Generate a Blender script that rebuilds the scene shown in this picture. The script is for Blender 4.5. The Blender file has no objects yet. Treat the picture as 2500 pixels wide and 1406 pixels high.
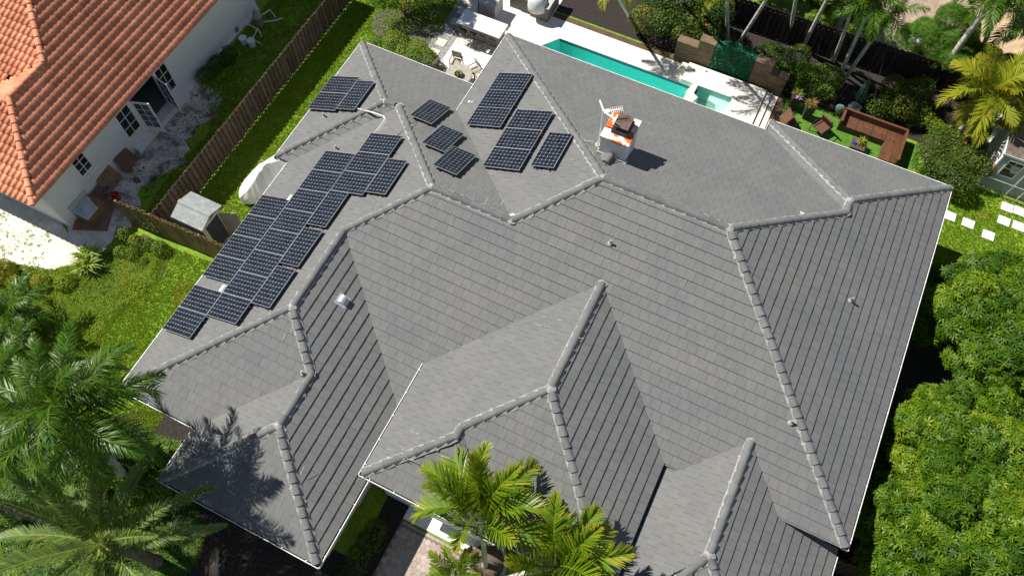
import bpy, math, random
import numpy as np
from mathutils import Matrix, Vector
random.seed(11); rng = np.random.default_rng(11)
S = bpy.context.scene; COL = S.collection

# ------------------------------------------------------------------ camera
CAM = np.array([3.353, -11.535, 29.575]); FPX = 1936.115; PW, PH = 2500., 1406.
AX_R = np.array([0.8979036, 0.4401705, 0.0043665])
AX_D = np.array([0.3956877, -0.8027374, -0.4461434])
AX_F = np.array([-0.1928740, 0.4023216, -0.8949508])
cd = bpy.data.cameras.new('camera'); cam = bpy.data.objects.new('camera', cd); COL.objects.link(cam)
cd.sensor_width = 36; cd.lens = FPX*36/PW; cd.clip_end = 500; cd.clip_start = .1
mw = Matrix.Identity(4)
for i in range(3):
    mw[i][0] = AX_R[i]; mw[i][1] = -AX_D[i]; mw[i][2] = -AX_F[i]; mw[i][3] = CAM[i]
cam.matrix_world = mw; S.camera = cam

# ------------------------------------------------------------------ light
SUN_EL, SUN_AZ = math.radians(50.5), math.radians(0.5)      # light travels towards +X, a little +Y
w = bpy.data.worlds.new('World'); S.world = w; w.use_nodes = True
nt = w.node_tree; bg = nt.nodes['Background']
sk = nt.nodes.new('ShaderNodeTexSky'); sk.sky_type = 'NISHITA'; sk.sun_disc = False
sk.sun_elevation = SUN_EL; sk.sun_rotation = math.radians(90.5); sk.air_density = 1.; sk.dust_density = .6
nt.links.new(sk.outputs[0], bg.inputs[0]); bg.inputs[1].default_value = .045
sl = bpy.data.lights.new('sun', 'SUN'); sl.energy = 5.0; sl.angle = math.radians(.53); sl.color = (1, .955, .88)
so = bpy.data.objects.new('sun', sl); COL.objects.link(so)
ldir = Vector((math.cos(SUN_EL)*math.cos(SUN_AZ), math.cos(SUN_EL)*math.sin(SUN_AZ), -math.sin(SUN_EL)))
so.rotation_euler = ldir.to_track_quat('-Z', 'Y').to_euler(); so.location = (-30, 0, 40)
S.view_settings.view_transform = 'Standard'; S.view_settings.look = 'None'
S.view_settings.exposure = 0.52; S.view_settings.gamma = 1
S.render.engine = 'CYCLES'

# ------------------------------------------------------------------ helpers
def G(px, py, z=0.):
    """photo pixel (2500 wide) -> the point of the place at height z"""
    v = AX_F + AX_R*(px-PW/2)/FPX + AX_D*(py-PH/2)/FPX
    return Vector(CAM + v*(z-CAM[2])/v[2])
def PX(P):
    v = np.asarray(P, float)-CAM; d = v@AX_F
    return PW/2+FPX*(v@AX_R)/d, PH/2+FPX*(v@AX_D)/d, d

def setin(n, k, v):
    if k in n.inputs: n.inputs[k].default_value = v
def c4(c, k=1.): return (min(c[0]*k, 1), min(c[1]*k, 1), min(c[2]*k, 1), 1)
def mat(name, c, r=.7, var=.12, ns=2., c2=None, ns2=None, bump=0, bs=60, metal=0, rn=0, coat=0, spec=.4, lo=.35, hi=.65, a2=.13):
    m = bpy.data.materials.new(name); m.use_nodes = True; t = m.node_tree; L = t.links.new
    b = t.nodes['Principled BSDF']; setin(b, 'Roughness', r); setin(b, 'Metallic', metal)
    setin(b, 'Specular IOR Level', spec); setin(b, 'Coat Weight', coat)
    g = t.nodes.new('ShaderNodeNewGeometry')
    n1 = t.nodes.new('ShaderNodeTexNoise'); n1.inputs['Scale'].default_value = ns; n1.inputs['Detail'].default_value = 5
    n1.inputs['Roughness'].default_value = .65
    L(g.outputs['Position'], n1.inputs['Vector'])
    rp = t.nodes.new('ShaderNodeValToRGB'); rp.color_ramp.elements[0].position = lo; rp.color_ramp.elements[1].position = hi
    rp.color_ramp.elements[0].color = c4(c, 1-var); rp.color_ramp.elements[1].color = c4(c2) if c2 else c4(c, 1+var)
    L(n1.outputs['Fac'], rp.inputs[0]); out = rp.outputs[0]
    if ns2:
        n2 = t.nodes.new('ShaderNodeTexNoise'); n2.inputs['Scale'].default_value = ns2; n2.inputs['Detail'].default_value = 3
        L(g.outputs['Position'], n2.inputs['Vector'])
        mr = t.nodes.new('ShaderNodeMapRange'); mr.inputs[1].default_value = .3; mr.inputs[2].default_value = .7
        mr.inputs[3].default_value = 1-a2; mr.inputs[4].default_value = 1+a2; L(n2.outputs['Fac'], mr.inputs[0])
        mx = t.nodes.new('ShaderNodeVectorMath'); mx.operation = 'SCALE'; L(out, mx.inputs[0]); L(mr.outputs[0], mx.inputs['Scale']); out = mx.outputs[0]
    if rn:
        a = t.nodes.new('ShaderNodeAttribute'); a.attribute_name = 'rnd'
        mr = t.nodes.new('ShaderNodeMapRange'); mr.inputs[3].default_value = 1-rn; mr.inputs[4].default_value = 1+rn
        L(a.outputs['Fac'], mr.inputs[0])
        mx = t.nodes.new('ShaderNodeVectorMath'); mx.operation = 'SCALE'; L(out, mx.inputs[0]); L(mr.outputs[0], mx.inputs['Scale']); out = mx.outputs[0]
    L(out, b.inputs['Base Color'])
    if bump:
        n3 = t.nodes.new('ShaderNodeTexNoise'); n3.inputs['Scale'].default_value = bs; n3.inputs['Detail'].default_value = 4
        L(g.outputs['Position'], n3.inputs['Vector'])
        bp = t.nodes.new('ShaderNodeBump'); bp.inputs['Strength'].default_value = bump; bp.inputs['Distance'].default_value = .02
        L(n3.outputs['Fac'], bp.inputs['Height']); L(bp.outputs[0], b.inputs['Normal'])
    return m
def leafmat(name, cols, r=.42, tr=.3):
    m = bpy.data.materials.new(name); m.use_nodes = True; t = m.node_tree; L = t.links.new
    b = t.nodes['Principled BSDF']; setin(b, 'Roughness', r); setin(b, 'Specular IOR Level', .28)
    a = t.nodes.new('ShaderNodeAttribute'); a.attribute_name = 'rnd'
    rp = t.nodes.new('ShaderNodeValToRGB'); e = rp.color_ramp.elements
    e[0].color = c4(cols[0]); e[1].color = c4(cols[-1])
    for i in range(1, len(cols)-1):
        q = e.new(i/(len(cols)-1)); q.color = c4(cols[i])
    L(a.outputs['Fac'], rp.inputs[0]); L(rp.outputs[0], b.inputs['Base Color'])
    tl = t.nodes.new('ShaderNodeBsdfTranslucent'); 
    hs = t.nodes.new('ShaderNodeHueSaturation'); hs.inputs['Value'].default_value = 1.5; hs.inputs['Hue'].default_value = .475
    L(rp.outputs[0], hs.inputs['Color']); L(hs.outputs[0], tl.inputs[0])
    mx = t.nodes.new('ShaderNodeMixShader'); mx.inputs[0].default_value = tr
    L(b.outputs[0], mx.inputs[1]); L(tl.outputs[0], mx.inputs[2]); L(mx.outputs[0], t.nodes['Material Output'].inputs[0])
    return m

ORG = {}
def org(p): return ORG.get(p.name, Vector((0, 0, 0))) if p else Vector((0, 0, 0))
def tag(o, label=None, cat=None, group=None, kind=None):
    if label: o['label'] = label
    if cat: o['category'] = cat
    if group: o['group'] = group
    if kind: o['kind'] = kind
    return o
def thing(name, label, cat, loc=(0, 0, 0), group=None):
    o = bpy.data.objects.new(name, None); COL.objects.link(o); o.location = loc; o.empty_display_size = .2
    ORG[o.name] = Vector(loc); return tag(o, label, cat, group)
def link(name, me, parent=None):
    o = bpy.data.objects.new(name, me); COL.objects.link(o)
    if parent: o.parent = parent; ORG[o.name] = org(parent)
    return o
def inst(name, me, M, parent):
    """shared mesh placed by a world matrix under an unrotated parent"""
    o = link(name, me, parent); o.matrix_basis = Matrix.Translation(-org(parent)) @ M; return o
def frame(o, x, z):
    """matrix with origin o, X axis along x, Z as near z as possible"""
    x = Vector(x).normalized(); y = Vector(z).cross(x).normalized(); zz = x.cross(y)
    M = Matrix.Identity(4)
    for i in range(3): M[i][0] = x[i]; M[i][1] = y[i]; M[i][2] = zz[i]; M[i][3] = o[i]
    return M
def RZ(x, y, z=0, a=0.): return Matrix.Translation((x, y, z)) @ Matrix.Rotation(a, 4, 'Z')

class MB:
    def __init__(s): s.v = []; s.f = []; s.r = []; s.c = .5
    def add(s, vs, fs):
        n = len(s.v); s.v += [tuple(p) for p in vs]; s.r += [s.c]*len(vs); s.f += [tuple(i+n for i in f) for f in fs]; return s
    def poly(s, pts): return s.add(pts, [tuple(range(len(pts)))])
    def box(s, x0, x1, y0, y1, z0, z1, M=None):
        v = [Vector((x, y, z)) for z in (z0, z1) for y in (y0, y1) for x in (x0, x1)]
        if M is not None: v = [M @ p for p in v]
        return s.add(v, [(0, 2, 3, 1), (4, 5, 7, 6), (0, 1, 5, 4), (2, 6, 7, 3), (0, 4, 6, 2), (1, 3, 7, 5)])
    def prism(s, pts, z0, z1):
        n = len(pts)
        a = sum(pts[i][0]*pts[(i+1) % n][1]-pts[(i+1) % n][0]*pts[i][1] for i in range(n))
        if a < 0: pts = pts[::-1]
        v = [(p[0], p[1], z0) for p in pts]+[(p[0], p[1], z1) for p in pts]
        return s.add(v, [tuple(range(n))[::-1], tuple(range(n, 2*n))]+[(i, (i+1) % n, n+(i+1) % n, n+i) for i in range(n)])
    def beam(s, p, q, wd, ht, up=(0, 0, 1)):
        p, q = Vector(p), Vector(q); L = (q-p).length
        if abs((q-p).normalized().dot(Vector(up))) > .98: up = (0, 1, 0)
        return s.box(0, L, -wd/2, wd/2, -ht/2, ht/2, frame(p, q-p, up))
    def tube(s, pts, rad, n=8, cap=True):
        pts = [Vector(p) for p in pts]; m = len(pts)
        if not hasattr(rad, '__len__'): rad = [rad]*m
        vs = []; up = Vector((0, 0, 1)); prev = None
        for i, p in enumerate(pts):
            d = (pts[min(i+1, m-1)]-pts[max(i-1, 0)]).normalized()
            if prev is None:
                a = Vector((0, 0, 1)) if abs(d.z) < .9 else Vector((1, 0, 0)); prev = a.cross(d).normalized()
            e1 = (prev-d*prev.dot(d)).normalized(); e2 = d.cross(e1); prev = e1
            for k in range(n):
                t = 2*math.pi*k/n; vs.append(p+(e1*math.cos(t)+e2*math.sin(t))*rad[i])
        fs = [(i*n+k, i*n+(k+1) % n, (i+1)*n+(k+1) % n, (i+1)*n+k) for i in range(m-1) for k in range(n)]
        if cap: fs += [tuple(range(n))[::-1], tuple((m-1)*n+k for k in range(n))]
        return s.add(vs, fs)
    def lathe(s, prof, c=(0, 0, 0), n=16, M=None):
        vs = []; m = len(prof)
        for r_, z in prof:
            for k in range(n):
                t = 2*math.pi*k/n; p = Vector((c[0]+r_*math.cos(t), c[1]+r_*math.sin(t), c[2]+z)); vs.append(M @ p if M is not None else p)
        fs = [(i*n+k, i*n+(k+1) % n, (i+1)*n+(k+1) % n, (i+1)*n+k) for i in range(m-1) for k in range(n)]
        fs += [tuple(range(n))[::-1], tuple((m-1)*n+k for k in range(n))]
        return s.add(vs, fs)
    def mesh(s, name, m, smooth=False, off=Vector((0, 0, 0))):
        me = bpy.data.meshes.new(name)
        me.from_pydata([(p[0]-off[0], p[1]-off[1], p[2]-off[2]) for p in s.v], [], s.f)
        a = me.attributes.new('rnd', 'FLOAT', 'POINT'); a.data.foreach_set('value', s.r)
        me.materials.append(m)
        if smooth: me.polygons.foreach_set('use_smooth', [True]*len(me.polygons))
        me.update(); return me
    def build(s, name, m, parent=None, smooth=False, bevel=0, kind=None):
        o = link(name, s.mesh(name, m, smooth, org(parent)), parent)
        if bevel:
            b = o.modifiers.new('bevel', 'BEVEL'); b.width = bevel; b.segments = 2; b.limit_method = 'ANGLE'
        if kind: o['kind'] = kind
        return o

def npmesh(name, V, F, m, rnd=None, smooth=False):
    """V (n,3), F (m,k) -> mesh"""
    me = bpy.data.meshes.new(name); n, k = F.shape
    me.vertices.add(len(V)); me.vertices.foreach_set('co', np.ascontiguousarray(V, np.float32).ravel())
    me.loops.add(n*k); me.loops.foreach_set('vertex_index', np.ascontiguousarray(F, np.int32).ravel())
    me.polygons.add(n); me.polygons.foreach_set('loop_start', np.arange(0, n*k, k, dtype=np.int32))
    a = me.attributes.new('rnd', 'FLOAT', 'POINT')
    a.data.foreach_set('value', np.ascontiguousarray(rnd if rnd is not None else np.full(len(V), .5), np.float32))
    me.materials.append(m)
    if smooth: me.polygons.foreach_set('use_smooth', np.ones(n, bool))
    me.update(calc_edges=True); me.validate(); return me
def scat(tv, tf, pos, rot, scl, rnd):
    """replicate a template: returns V,F,rnd"""
    tv = np.asarray(tv, float); tf = np.asarray(tf, int); n = len(pos); k = len(tv)
    sc = np.asarray(scl).reshape(n, 1, -1)
    V = np.einsum('nij,nkj->nki', rot, tv[None]*sc) + pos[:, None, :]
    F = (tf[None]+(np.arange(n)*k)[:, None, None]).reshape(-1, tf.shape[1])
    return V.reshape(-1, 3), F, np.repeat(rnd, k)
def frames(nrm, spin=None):
    """rotation matrices whose Z axis is nrm with a random spin"""
    n = len(nrm); z = nrm/np.linalg.norm(nrm, axis=1, keepdims=True)
    a = rng.normal(size=(n, 3)) if spin is None else spin
    x = a-(a*z).sum(1, keepdims=True)*z; x /= np.linalg.norm(x, axis=1, keepdims=True)
    return np.stack([x, np.cross(z, x), z], axis=2)
# ------------------------------------------------------------------ materials
m_tile = mat('grey_flat_roof_tile', (.141, .146, .149), .8, .03, .55, c2=(.156, .155, .149), ns2=5, a2=.06, bump=.06, bs=120, rn=.045)
m_deckd = mat('roof_underlay', (.03, .03, .03), .9)
m_cap = mat('ridge_tile_grey', (.142, .145, .146), .8, .1, 3, bump=.08, bs=90, rn=.1)
m_mortar = mat('pale_mortar', (.29, .29, .28), .9, .25, 9, bump=.2, bs=50)
m_white = mat('white_paint', (.78, .78, .77), .5, .05, 1.5)
m_gut = mat('gutter_white', (.74, .74, .72), .45, .1, 2)
m_gutin = mat('gutter_dirt', (.10, .085, .07), .9, .3, 6)
m_stucco = mat('white_stucco', (.7, .7, .69), .9, .06, 2, bump=.6, bs=45)
m_galv = mat('galvanised_metal', (.62, .64, .66), .35, .1, 6, metal=.55)
m_lead = mat('lead_flashing', (.3, .3, .3), .6, .15, 8, metal=.2)
m_black = mat('black_metal', (.02, .02, .021), .5, .1, 4)
m_alu = mat('anodised_aluminium', (.46, .47, .49), .45, .05, 4, metal=.2)
m_cell = mat('solar_cell', (.009, .012, .02), .2, .15, 1.3, rn=.5, spec=.4)
m_back = mat('solar_backsheet', (.3, .33, .37), .25, .03, 3, spec=.35)
m_pvc = mat('grey_conduit', (.52, .52, .5), .55, .06, 4)
m_terra = mat('terracotta_tile', (.62, .225, .115), .75, .1, 1.2, c2=(.72, .29, .16), ns2=.5, bump=.12, bs=40, rn=.13)
m_wallw = mat('white_render_and_sunlit_siding', (.68, .69, .69), .85, .04, .8, bump=.2, bs=30)
m_glass = mat('dark_window_glass', (.012, .016, .018), .06, .3, 1.5, spec=.8)
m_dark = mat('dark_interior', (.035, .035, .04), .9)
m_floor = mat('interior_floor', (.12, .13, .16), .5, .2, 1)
m_fence = mat('weathered_fence_board', (.085, .06, .042), .85, .25, 3, bump=.4, bs=35, rn=.25)
m_fenceg = mat('golden_fence_board', (.2, .135, .065), .85, .25, 3, bump=.4, bs=35, rn=.25)
m_fenced = mat('dark_stained_board', (.045, .034, .027), .85, .25, 3, bump=.4, bs=35, rn=.4)
m_bark = mat('grey_bark', (.22, .19, .155), .95, .35, 5, bump=.8, bs=18)
m_palmt = mat('palm_trunk', (.46, .44, .4), .9, .3, 6, bump=.6, bs=14)
m_palmr = mat('rough_palm_trunk', (.15, .12, .09), .95, .4, 8, bump=.9, bs=16)
m_grass = mat('lawn', (.14, .25, .012), .9, .12, 1.6, c2=(.2, .31, .018), ns2=9, a2=.3, bump=.5, bs=45)
m_turf = mat('artificial_turf', (.085, .2, .018), .85, .2, 5, ns2=25, bump=.7, bs=60)
m_weed = mat('weedy_ground', (.045, .06, .012), .95, .4, 1.6, c2=(.13, .11, .035), bump=.8, bs=30)
m_sand = mat('white_sand', (.62, .585, .52), .95, .16, 1.2, c2=(.72, .69, .63), ns2=5, bump=.5, bs=30)
m_dirt = mat('grey_dirt', (.13, .11, .08), .95, .3, 1.1, c2=(.6, .56, .5), ns2=16, a2=.22, bump=.3, bs=40, lo=.36, hi=.58)
m_mulch = mat('dark_mulch', (.022, .017, .014), .95, .4, 12, c2=(.05, .04, .033), bump=.5, bs=60)
m_deck = mat('cream_pool_deck', (.74, .70, .62), .75, .04, .6, ns2=5, a2=.05, bump=.15, bs=60)
m_gravel = mat('grey_gravel', (.28, .285, .275), .9, .3, 12, bump=.6, bs=40, rn=.5)
m_brownw = mat('brown_wood', (.1, .06, .038), .75, .25, 3, bump=.3, bs=30, rn=.15)
m_tanw = mat('brown_cladding', (.17, .115, .07), .8, .2, 2.5, bump=.3, bs=25, rn=.15)
m_paver = mat('pink_paver', (.41, .33, .285), .85, .14, 2, ns2=9, bump=.3, bs=50, rn=.16)
m_joint = mat('paver_joint', (.2, .155, .13), .95, .2, 9)
m_conc = mat('concrete', (.45, .44, .41), .9, .14, 2, bump=.4, bs=35)

# ------------------------------------------------------------------ ground and setting sheets
def struct(o): o['kind'] = 'structure'; return o
def sheet(name, pts, z, m):
    b = MB(); b.poly([(p[0], p[1], z) for p in pts]); return struct(b.build(name, m))
def rect(x0, x1, y0, y1): return [(x0, y0), (x1, y0), (x1, y1), (x0, y1)]
def blob(cx, cy, rx, ry, n=28, j=.12, seed=0):
    r_ = random.Random(seed); ph = [r_.uniform(0, 6.28) for _ in range(4)]
    o = []
    for i in range(n):
        t = 6.2832*i/n; k = 1+j*(math.sin(2*t+ph[0])+.7*math.sin(3*t+ph[1])+.6*math.sin(5*t+ph[2])+.5*math.sin(9*t+ph[3]))
        o.append((cx+rx*k*math.cos(t), cy+ry*k*math.sin(t)))
    return o
# main ground with the pool and the spa left open
PX0, PX1, PY0, PY1 = -7.55, -.02, 12.35, 15.15
b = MB()
for r_ in (rect(-150, 150, -150, PY0), rect(-150, 150, PY1, 200), rect(-150, PX0, PY0, PY1), rect(2.05, 150, PY0, PY1)):
    b.poly([(p[0], p[1], 0) for p in r_])
struct(b.build('ground', m_grass))
sheet('sand_ground', blob(-24.2, -5.6, 4.6, 1.7, seed=3, j=.06), .004, m_sand)
sheet('sand_patch', blob(-20.3, -4.1, 1.1, 1.1, seed=5, j=.1), .006, m_sand)
rd = random.Random(17); sheet('dirt_yard', [(-21.5, -4.2)]+[(-19.5+.3*math.sin(i*.55)+rd.uniform(-.22, .22)-max(0, i-24)*.18, -3.5+.3*i) for i in range(29)]+[(-21.5, 5.1)], .005, m_dirt)
sheet('weed_ground', [(-30, -7.6), (-24, -7.2), (-20.5, -6.2), (-19.2, -4.6), (-18.4, -2.9), (-16.8, -3), (-16.3, -4.4), (-16.9, -7), (-16.2, -10), (-15.5, -13), (-16, -20), (-30, -20)], .004, m_weed)
sheet('front_bed', [(-15.2, -10.6), (-13.6, -9.35), (-12.4, -8.7), (-9.6, -8.6), (-9.3, -10.6), (-3.2, -10.4), (-3.4, -7.4), (-2.44, -7.4), (-2.44, -18), (-16, -18)], .006, m_mulch)
sheet('side_bed', [(11.0, -6), (13.6, -4.5), (17.5, -4), (20, 4), (18, 9.2), (13.2, 9.6), (11.6, 8.2), (11.0, 4)], .004, m_mulch)
sheet('back_bed', [(-8.2, 16.75), (3.9, 16.75), (4.1, 16.55), (6.6, 16.7), (10.4, 16.75), (11.8, 14.2), (13.2, 15.8), (13.2, 20), (-8, 20)], .004, m_mulch)
sheet('mulch_ring', blob(-14.1, 12.3, 1.75, 1.25, seed=8, j=.05), .005, mat('grey_mulch', (.14, .125, .12), .95, .4, 9, c2=(.22, .2, .2), bump=.8, bs=40))
sheet('artificial_turf', [(4.25, 12), (10.75, 12), (10.55, 16.55), (6.3, 16.62), (5.4, 16.5), (4.25, 16.38)], .008, m_turf)
sheet('gravel_strip', rect(-12.6, -11.5, 8.9, 20.5), .006, m_gravel)
b = MB()   # pool deck slab with pool and spa openings
for r_ in (rect(-11.5, PX0, 8.6, 16.3), rect(PX0, 4.1, PY1, 16.3), rect(-11.5, -7.9, 16.3, 21), rect(PX0, -.02, 8.6, PY0), rect(2.05, 4.1, 8.6, PY1)):
    b.prism(r_, -.02, .03)
b.prism([(PX0, 14.35), (PX0, PY1), (-6.95, PY1)], -.02, .031)
pdk = struct(b.build('pool_deck', m_deck))
m_jt = mat('deck_joint', (.36, .33, .28), .9, .2, 5)
for x0, x1, y0, y1 in ((-9.62, -9.61, 8.7, 12.8), (-11.45, -7.6, 11.95, 11.96), (-7.3, -7.29, 15.2, 16.28), (-5.2, -5.19, 15.2, 16.28), (-3.1, -3.09, 15.2, 16.28), (-9.9, -9.89, 14.0, 15.8)):
    b = MB(); b.box(x0, x1, y0, y1, .028, .0335); b.build('joint', m_jt, pdk)
b = MB(); b.box(-7.9, -.7, 16.303, 16.62, 0, .035); b.box(3.86, 4.24, 12, 16.4, 0, .034); struct(b.build('deck_edging', m_brownw))
# ------------------------------------------------------------------ the main house
SL = 0.455895; CS = 1/math.sqrt(1+SL*SL)
xw1, xw2, xw3, xE1, xm, xne, xe, xf1, xf2, xg1, xg2 = -13.93, -13.279, -10.016, -3.622, -7.844, 3.862, 11.269, -3.767, 5.133, 4.49, 11.33
yn1, yn2, yn3, ys0, ys1, ys2, ys3, ysf1, ysf2, ysg = 8.701, 11.084, 11.66, -3.503, 1.65, -9.227, -11.236, -8.771, -8.186, -9.754
hL, hH, hf, hsf, hgW = 2.6, 3.649, 3.482, 3.155, 3.155
def I3(*pl):
    A = []; B = []
    for k, a, h in pl:
        c = {'W': (-SL, 0, 1), 'E': (SL, 0, 1), 'N': (0, SL, 1), 'S': (0, -SL, 1)}[k]
        A.append(c); B.append(h-SL*a if k in 'WS' else h+SL*a)
    return Vector(np.linalg.solve(np.array(A, float), np.array(B, float)))
W1, W2, W3, WM, WNE, WF, WG = ('W', xw1, hL), ('W', xw2, hL), ('W', xw3, hL), ('W', xm, hH), ('W', xne, hH), ('W', xf1, hf), ('W', xg1, hgW)
E1, EE, EF, EG = ('E', xE1, hL), ('E', xe, hH), ('E', xf2, hH), ('E', xg2, hL)
N1, N2, N3 = ('N', yn1, hL), ('N', yn2, hH), ('N', yn3, hH)
S0, S1, S2, S3 = ('S', ys0, hH), ('S', ys1, hL), ('S', ys2, hL), ('S', ys3, hL)
ysfe = ysf1+(hf-hsf)/SL
SF1, SF2, SG = ('S', ysfe, hf), ('S', ysf2, hf), ('S', ysg, hL)
pA, pB, pC, pD = I3(WM, N2, S0), I3(N2, S0, EE), I3(W2, N1, S0), I3(WM, N1, S0)
pc2, pc3 = I3(W2, N1, S1), I3(W1, N1, S1)
pE, pF, pG, pH = I3(W2, S0, E1), I3(W2, E1, S2), I3(S2, E1, W3), I3(W3, E1, S3)
pI, pJ, pI2, pJ2 = I3(WF, EF, S0), I3(WF, EF, SF1), I3(WG, EG, S0), I3(WG, EG, SG)
pn1, pn2 = I3(N2, EE, WNE), I3(N3, EE, WNE)
xk = -.55                                   # little ridge in front of the entrance
pK = I3(WF, SF1, ('E', xk, hf)); xk_e = None
zk = 4.62; kx = xf1+(zk-hf)/SL
pK = Vector((kx, ysfe+(zk-hf)/SL, zk)); EK = ('E', kx+(zk-hf)/SL, hf); pL = Vector((kx, ysf2+(zk-hf)/SL, zk))
if pL.y > pK.y-.3: pL.y = pK.y-.3
ymid = yn1-(hH-hL)/SL
yfm = ys0+(hf-hH)/SL
xv = xf1+.3; yv = pE.y-(xv-pE.x); pV = Vector((xv, yv, hH+SL*(yv-ys0)))
gE = xg2-(hH-hL)/SL; gW = xg1+(hH-hgW)/SL
xy = lambda p: (p.x, p.y)
SLOPES = [
 (W1, [(xw1, yn1), xy(pc3), (xw1, ys1)]),
 (S1, [(xw1, ys1), xy(pc3), xy(pc2), (xw2, ys1)]),
 (N1, [(xw1, yn1), (xm, yn1), (xm, ymid), xy(pD), xy(pC), xy(pc2), xy(pc3)]),
 (W2, [(xw2, ys1), xy(pc2), xy(pC), xy(pE), xy(pF), (xw2, ys2)]),
 (S2, [(xw2, ys2), xy(pF), xy(pG), (xw3, ys2)]),
 (W3, [(xw3, ys2), xy(pG), xy(pH), (xw3, ys3)]),
 (S3, [(xw3, ys3), xy(pH), (xE1, ys3)]),
 (E1, [xy(pE), xy(pF), xy(pG), xy(pH), (xE1, ys3), (xE1, pE.y-(xE1-pE.x))]),
 (WM, [(xm, ymid), (xm, yn2), xy(pA), xy(pD)]),
 (N2, [(xm, yn2), (xne, yn2), xy(pn1), xy(pB), xy(pA)]),
 (WNE, [(xne, yn2), (xne, yn3), xy(pn2), xy(pn1)]),
 (N3, [(xne, yn3), (xe, yn3), xy(pn2)]),
 (EE, [(xe, yn3), (xe, ys0), xy(pB), xy(pn1), xy(pn2)]),
 (S0, [xy(pE), xy(pC), xy(pD), xy(pA), xy(pB), (xe, ys0), (gE, ys0), xy(pI2), (gW, ys0), (xf2, ys0), xy(pI), (xf1+(hH-hf)/SL, ys0), xy(pV)]),
 (WF, [xy(pI), xy(pJ), xy(pK), xy(pL), (xf1, ysf2), (xf1, ys0-.02), (xf1+(hH-hf)/SL, ys0)]),
 (EF, [xy(pI), (xf2, ys0), (xf2, ysfe), xy(pJ)]),
 (SF1, [xy(pJ), xy(pK), (EK[1], ysfe), (xf2, ysfe)]),
 (SF2, [(xf1, ysf2), xy(pL), (2*kx-xf1, ysf2)]),
 (EK, [xy(pK), xy(pL), (EK[1], ysf2), (EK[1], ysfe)]),
 (WG, [xy(pI2), xy(pJ2), (xg1, ysg+.6), (xg1, ys0), (gW, ys0)]),
 (EG, [xy(pI2), (gE, ys0), (xg2, ys0+.25), (xg2, ysg), xy(pJ2)]),
 (SG, [xy(pJ2), (xg1, ysg), (xg2, ysg)]),
]
def pfun(pl):
    k, a, h = pl
    nrm = Vector({'W': (-SL, 0, 1), 'E': (SL, 0, 1), 'N': (0, SL, 1), 'S': (0, -SL, 1)}[k]).normalized()
    def f(u, q, o=0.):
        x, y = {'W': (a+q, u), 'E': (a-q, u), 'N': (u, a-q), 'S': (u, a+q)}[k]
        return Vector((x, y, h+SL*q))+nrm*o
    g = {'W': lambda x, y: (y, x-a), 'E': lambda x, y: (y, a-x), 'N': lambda x, y: (x, a-y), 'S': lambda x, y: (x, y-a)}[k]
    return f, g, nrm
def clip(poly, x0, x1, y0, y1):
    for ax, lim, sg in ((0, x0, 1), (0, x1, -1), (1, y0, 1), (1, y1, -1)):
        o = []; n = len(poly)
        for i in range(n):
            p, q = poly[i-1], poly[i]; dp, dq = sg*(p[ax]-lim), sg*(q[ax]-lim)
            if (dp >= 0) != (dq >= 0):
                t = dp/(dp-dq); o.append((p[0]+(q[0]-p[0])*t, p[1]+(q[1]-p[1])*t))
            if dq >= 0: o.append(q)
        poly = o
        if len(poly) < 3: return []
    return poly
def area(p): return abs(sum(p[i-1][0]*p[i][1]-p[i][0]*p[i-1][1] for i in range(len(p))))/2
house = thing('grey_tiled_house', 'large white house under a grey flat-tile hip roof, filling the middle of the view', 'house', (-1, 0, 0))
EX = .365*CS; TW = .335; TILES = []
dk = MB()
for pl, poly in SLOPES:
    f, g, nrm = pfun(pl); uq = [g(*p) for p in poly]
    pts = [f(u, q, -.012) for u, q in uq]
    n = (pts[1]-pts[0]).cross(pts[2]-pts[0]); dk.poly(pts)
    flip = 1 if (area(uq) and sum(uq[i-1][0]*uq[i][1]-uq[i][0]*uq[i-1][1] for i in range(len(uq))) > 0) else -1
    u0, u1 = min(p[0] for p in uq), max(p[0] for p in uq); q1 = max(p[1] for p in uq)
    ph = random.random()*TW; c = 0; q = .06; qm = min(p[1] for p in uq)
    if qm < -.2: q += EX*math.floor((qm-.06)/EX)
    while q < q1:
        u = u0-TW+ph+(TW/2 if c % 2 else 0)
        while u < u1:
            cp = clip(uq, u+.003, u+TW-.003, q, q+EX+.015)
            if len(cp) >= 3 and area(cp) > .004:
                full = area(cp) > .95*(TW-.006)*(EX+.015)
                lift = .05+random.uniform(-.003, .004); tl = random.uniform(-.003, .003)
                top = [f(a, b_, lift-.036*(b_-q)/EX+tl*(a-u-TW/2)/TW) for a, b_ in cp]
                bot = [f(a, b_, -.004) for a, b_ in cp]
                TILES.append((full, pl[0], top, bot))
            u += TW
        q += EX; c += 1
dk.build('roof_deck', m_deckd, house)
def vis(t):
    if not t[0]: return 0
    s = [PX(p) for p in t[2]]
    if not all(30 < p[0] < PW-30 and 30 < p[1] < PH-10 for p in s): return 0
    cx = sum(p[0] for p in s)/4; cy = sum(p[1] for p in s)/4
    if (960 < cx < 1560 and cy > 1040) or (cx < 720 and cy > 880): return 0      # under palms
    return area([(p[0], p[1]) for p in s])
order = sorted(range(len(TILES)), key=lambda i: -vis(TILES[i])); single = set(order[:300])
def tile_into(b, t):
    n = len(t[2]); b.c = random.random()
    a = sum(t[2][i-1].x*t[2][i].y-t[2][i].x*t[2][i-1].y for i in range(n))
    top, bot = (t[2], t[3]) if a > 0 else (t[2][::-1], t[3][::-1])
    b.add(top+bot, [tuple(range(n))]+[(i, n+i, n+(i+1) % n, (i+1) % n) for i in range(n)])
rest = MB()
for i, t in enumerate(TILES):
    if i in single: b = MB(); tile_into(b, t); b.build('tile', m_tile, house)
    else: tile_into(rest, t)
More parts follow.
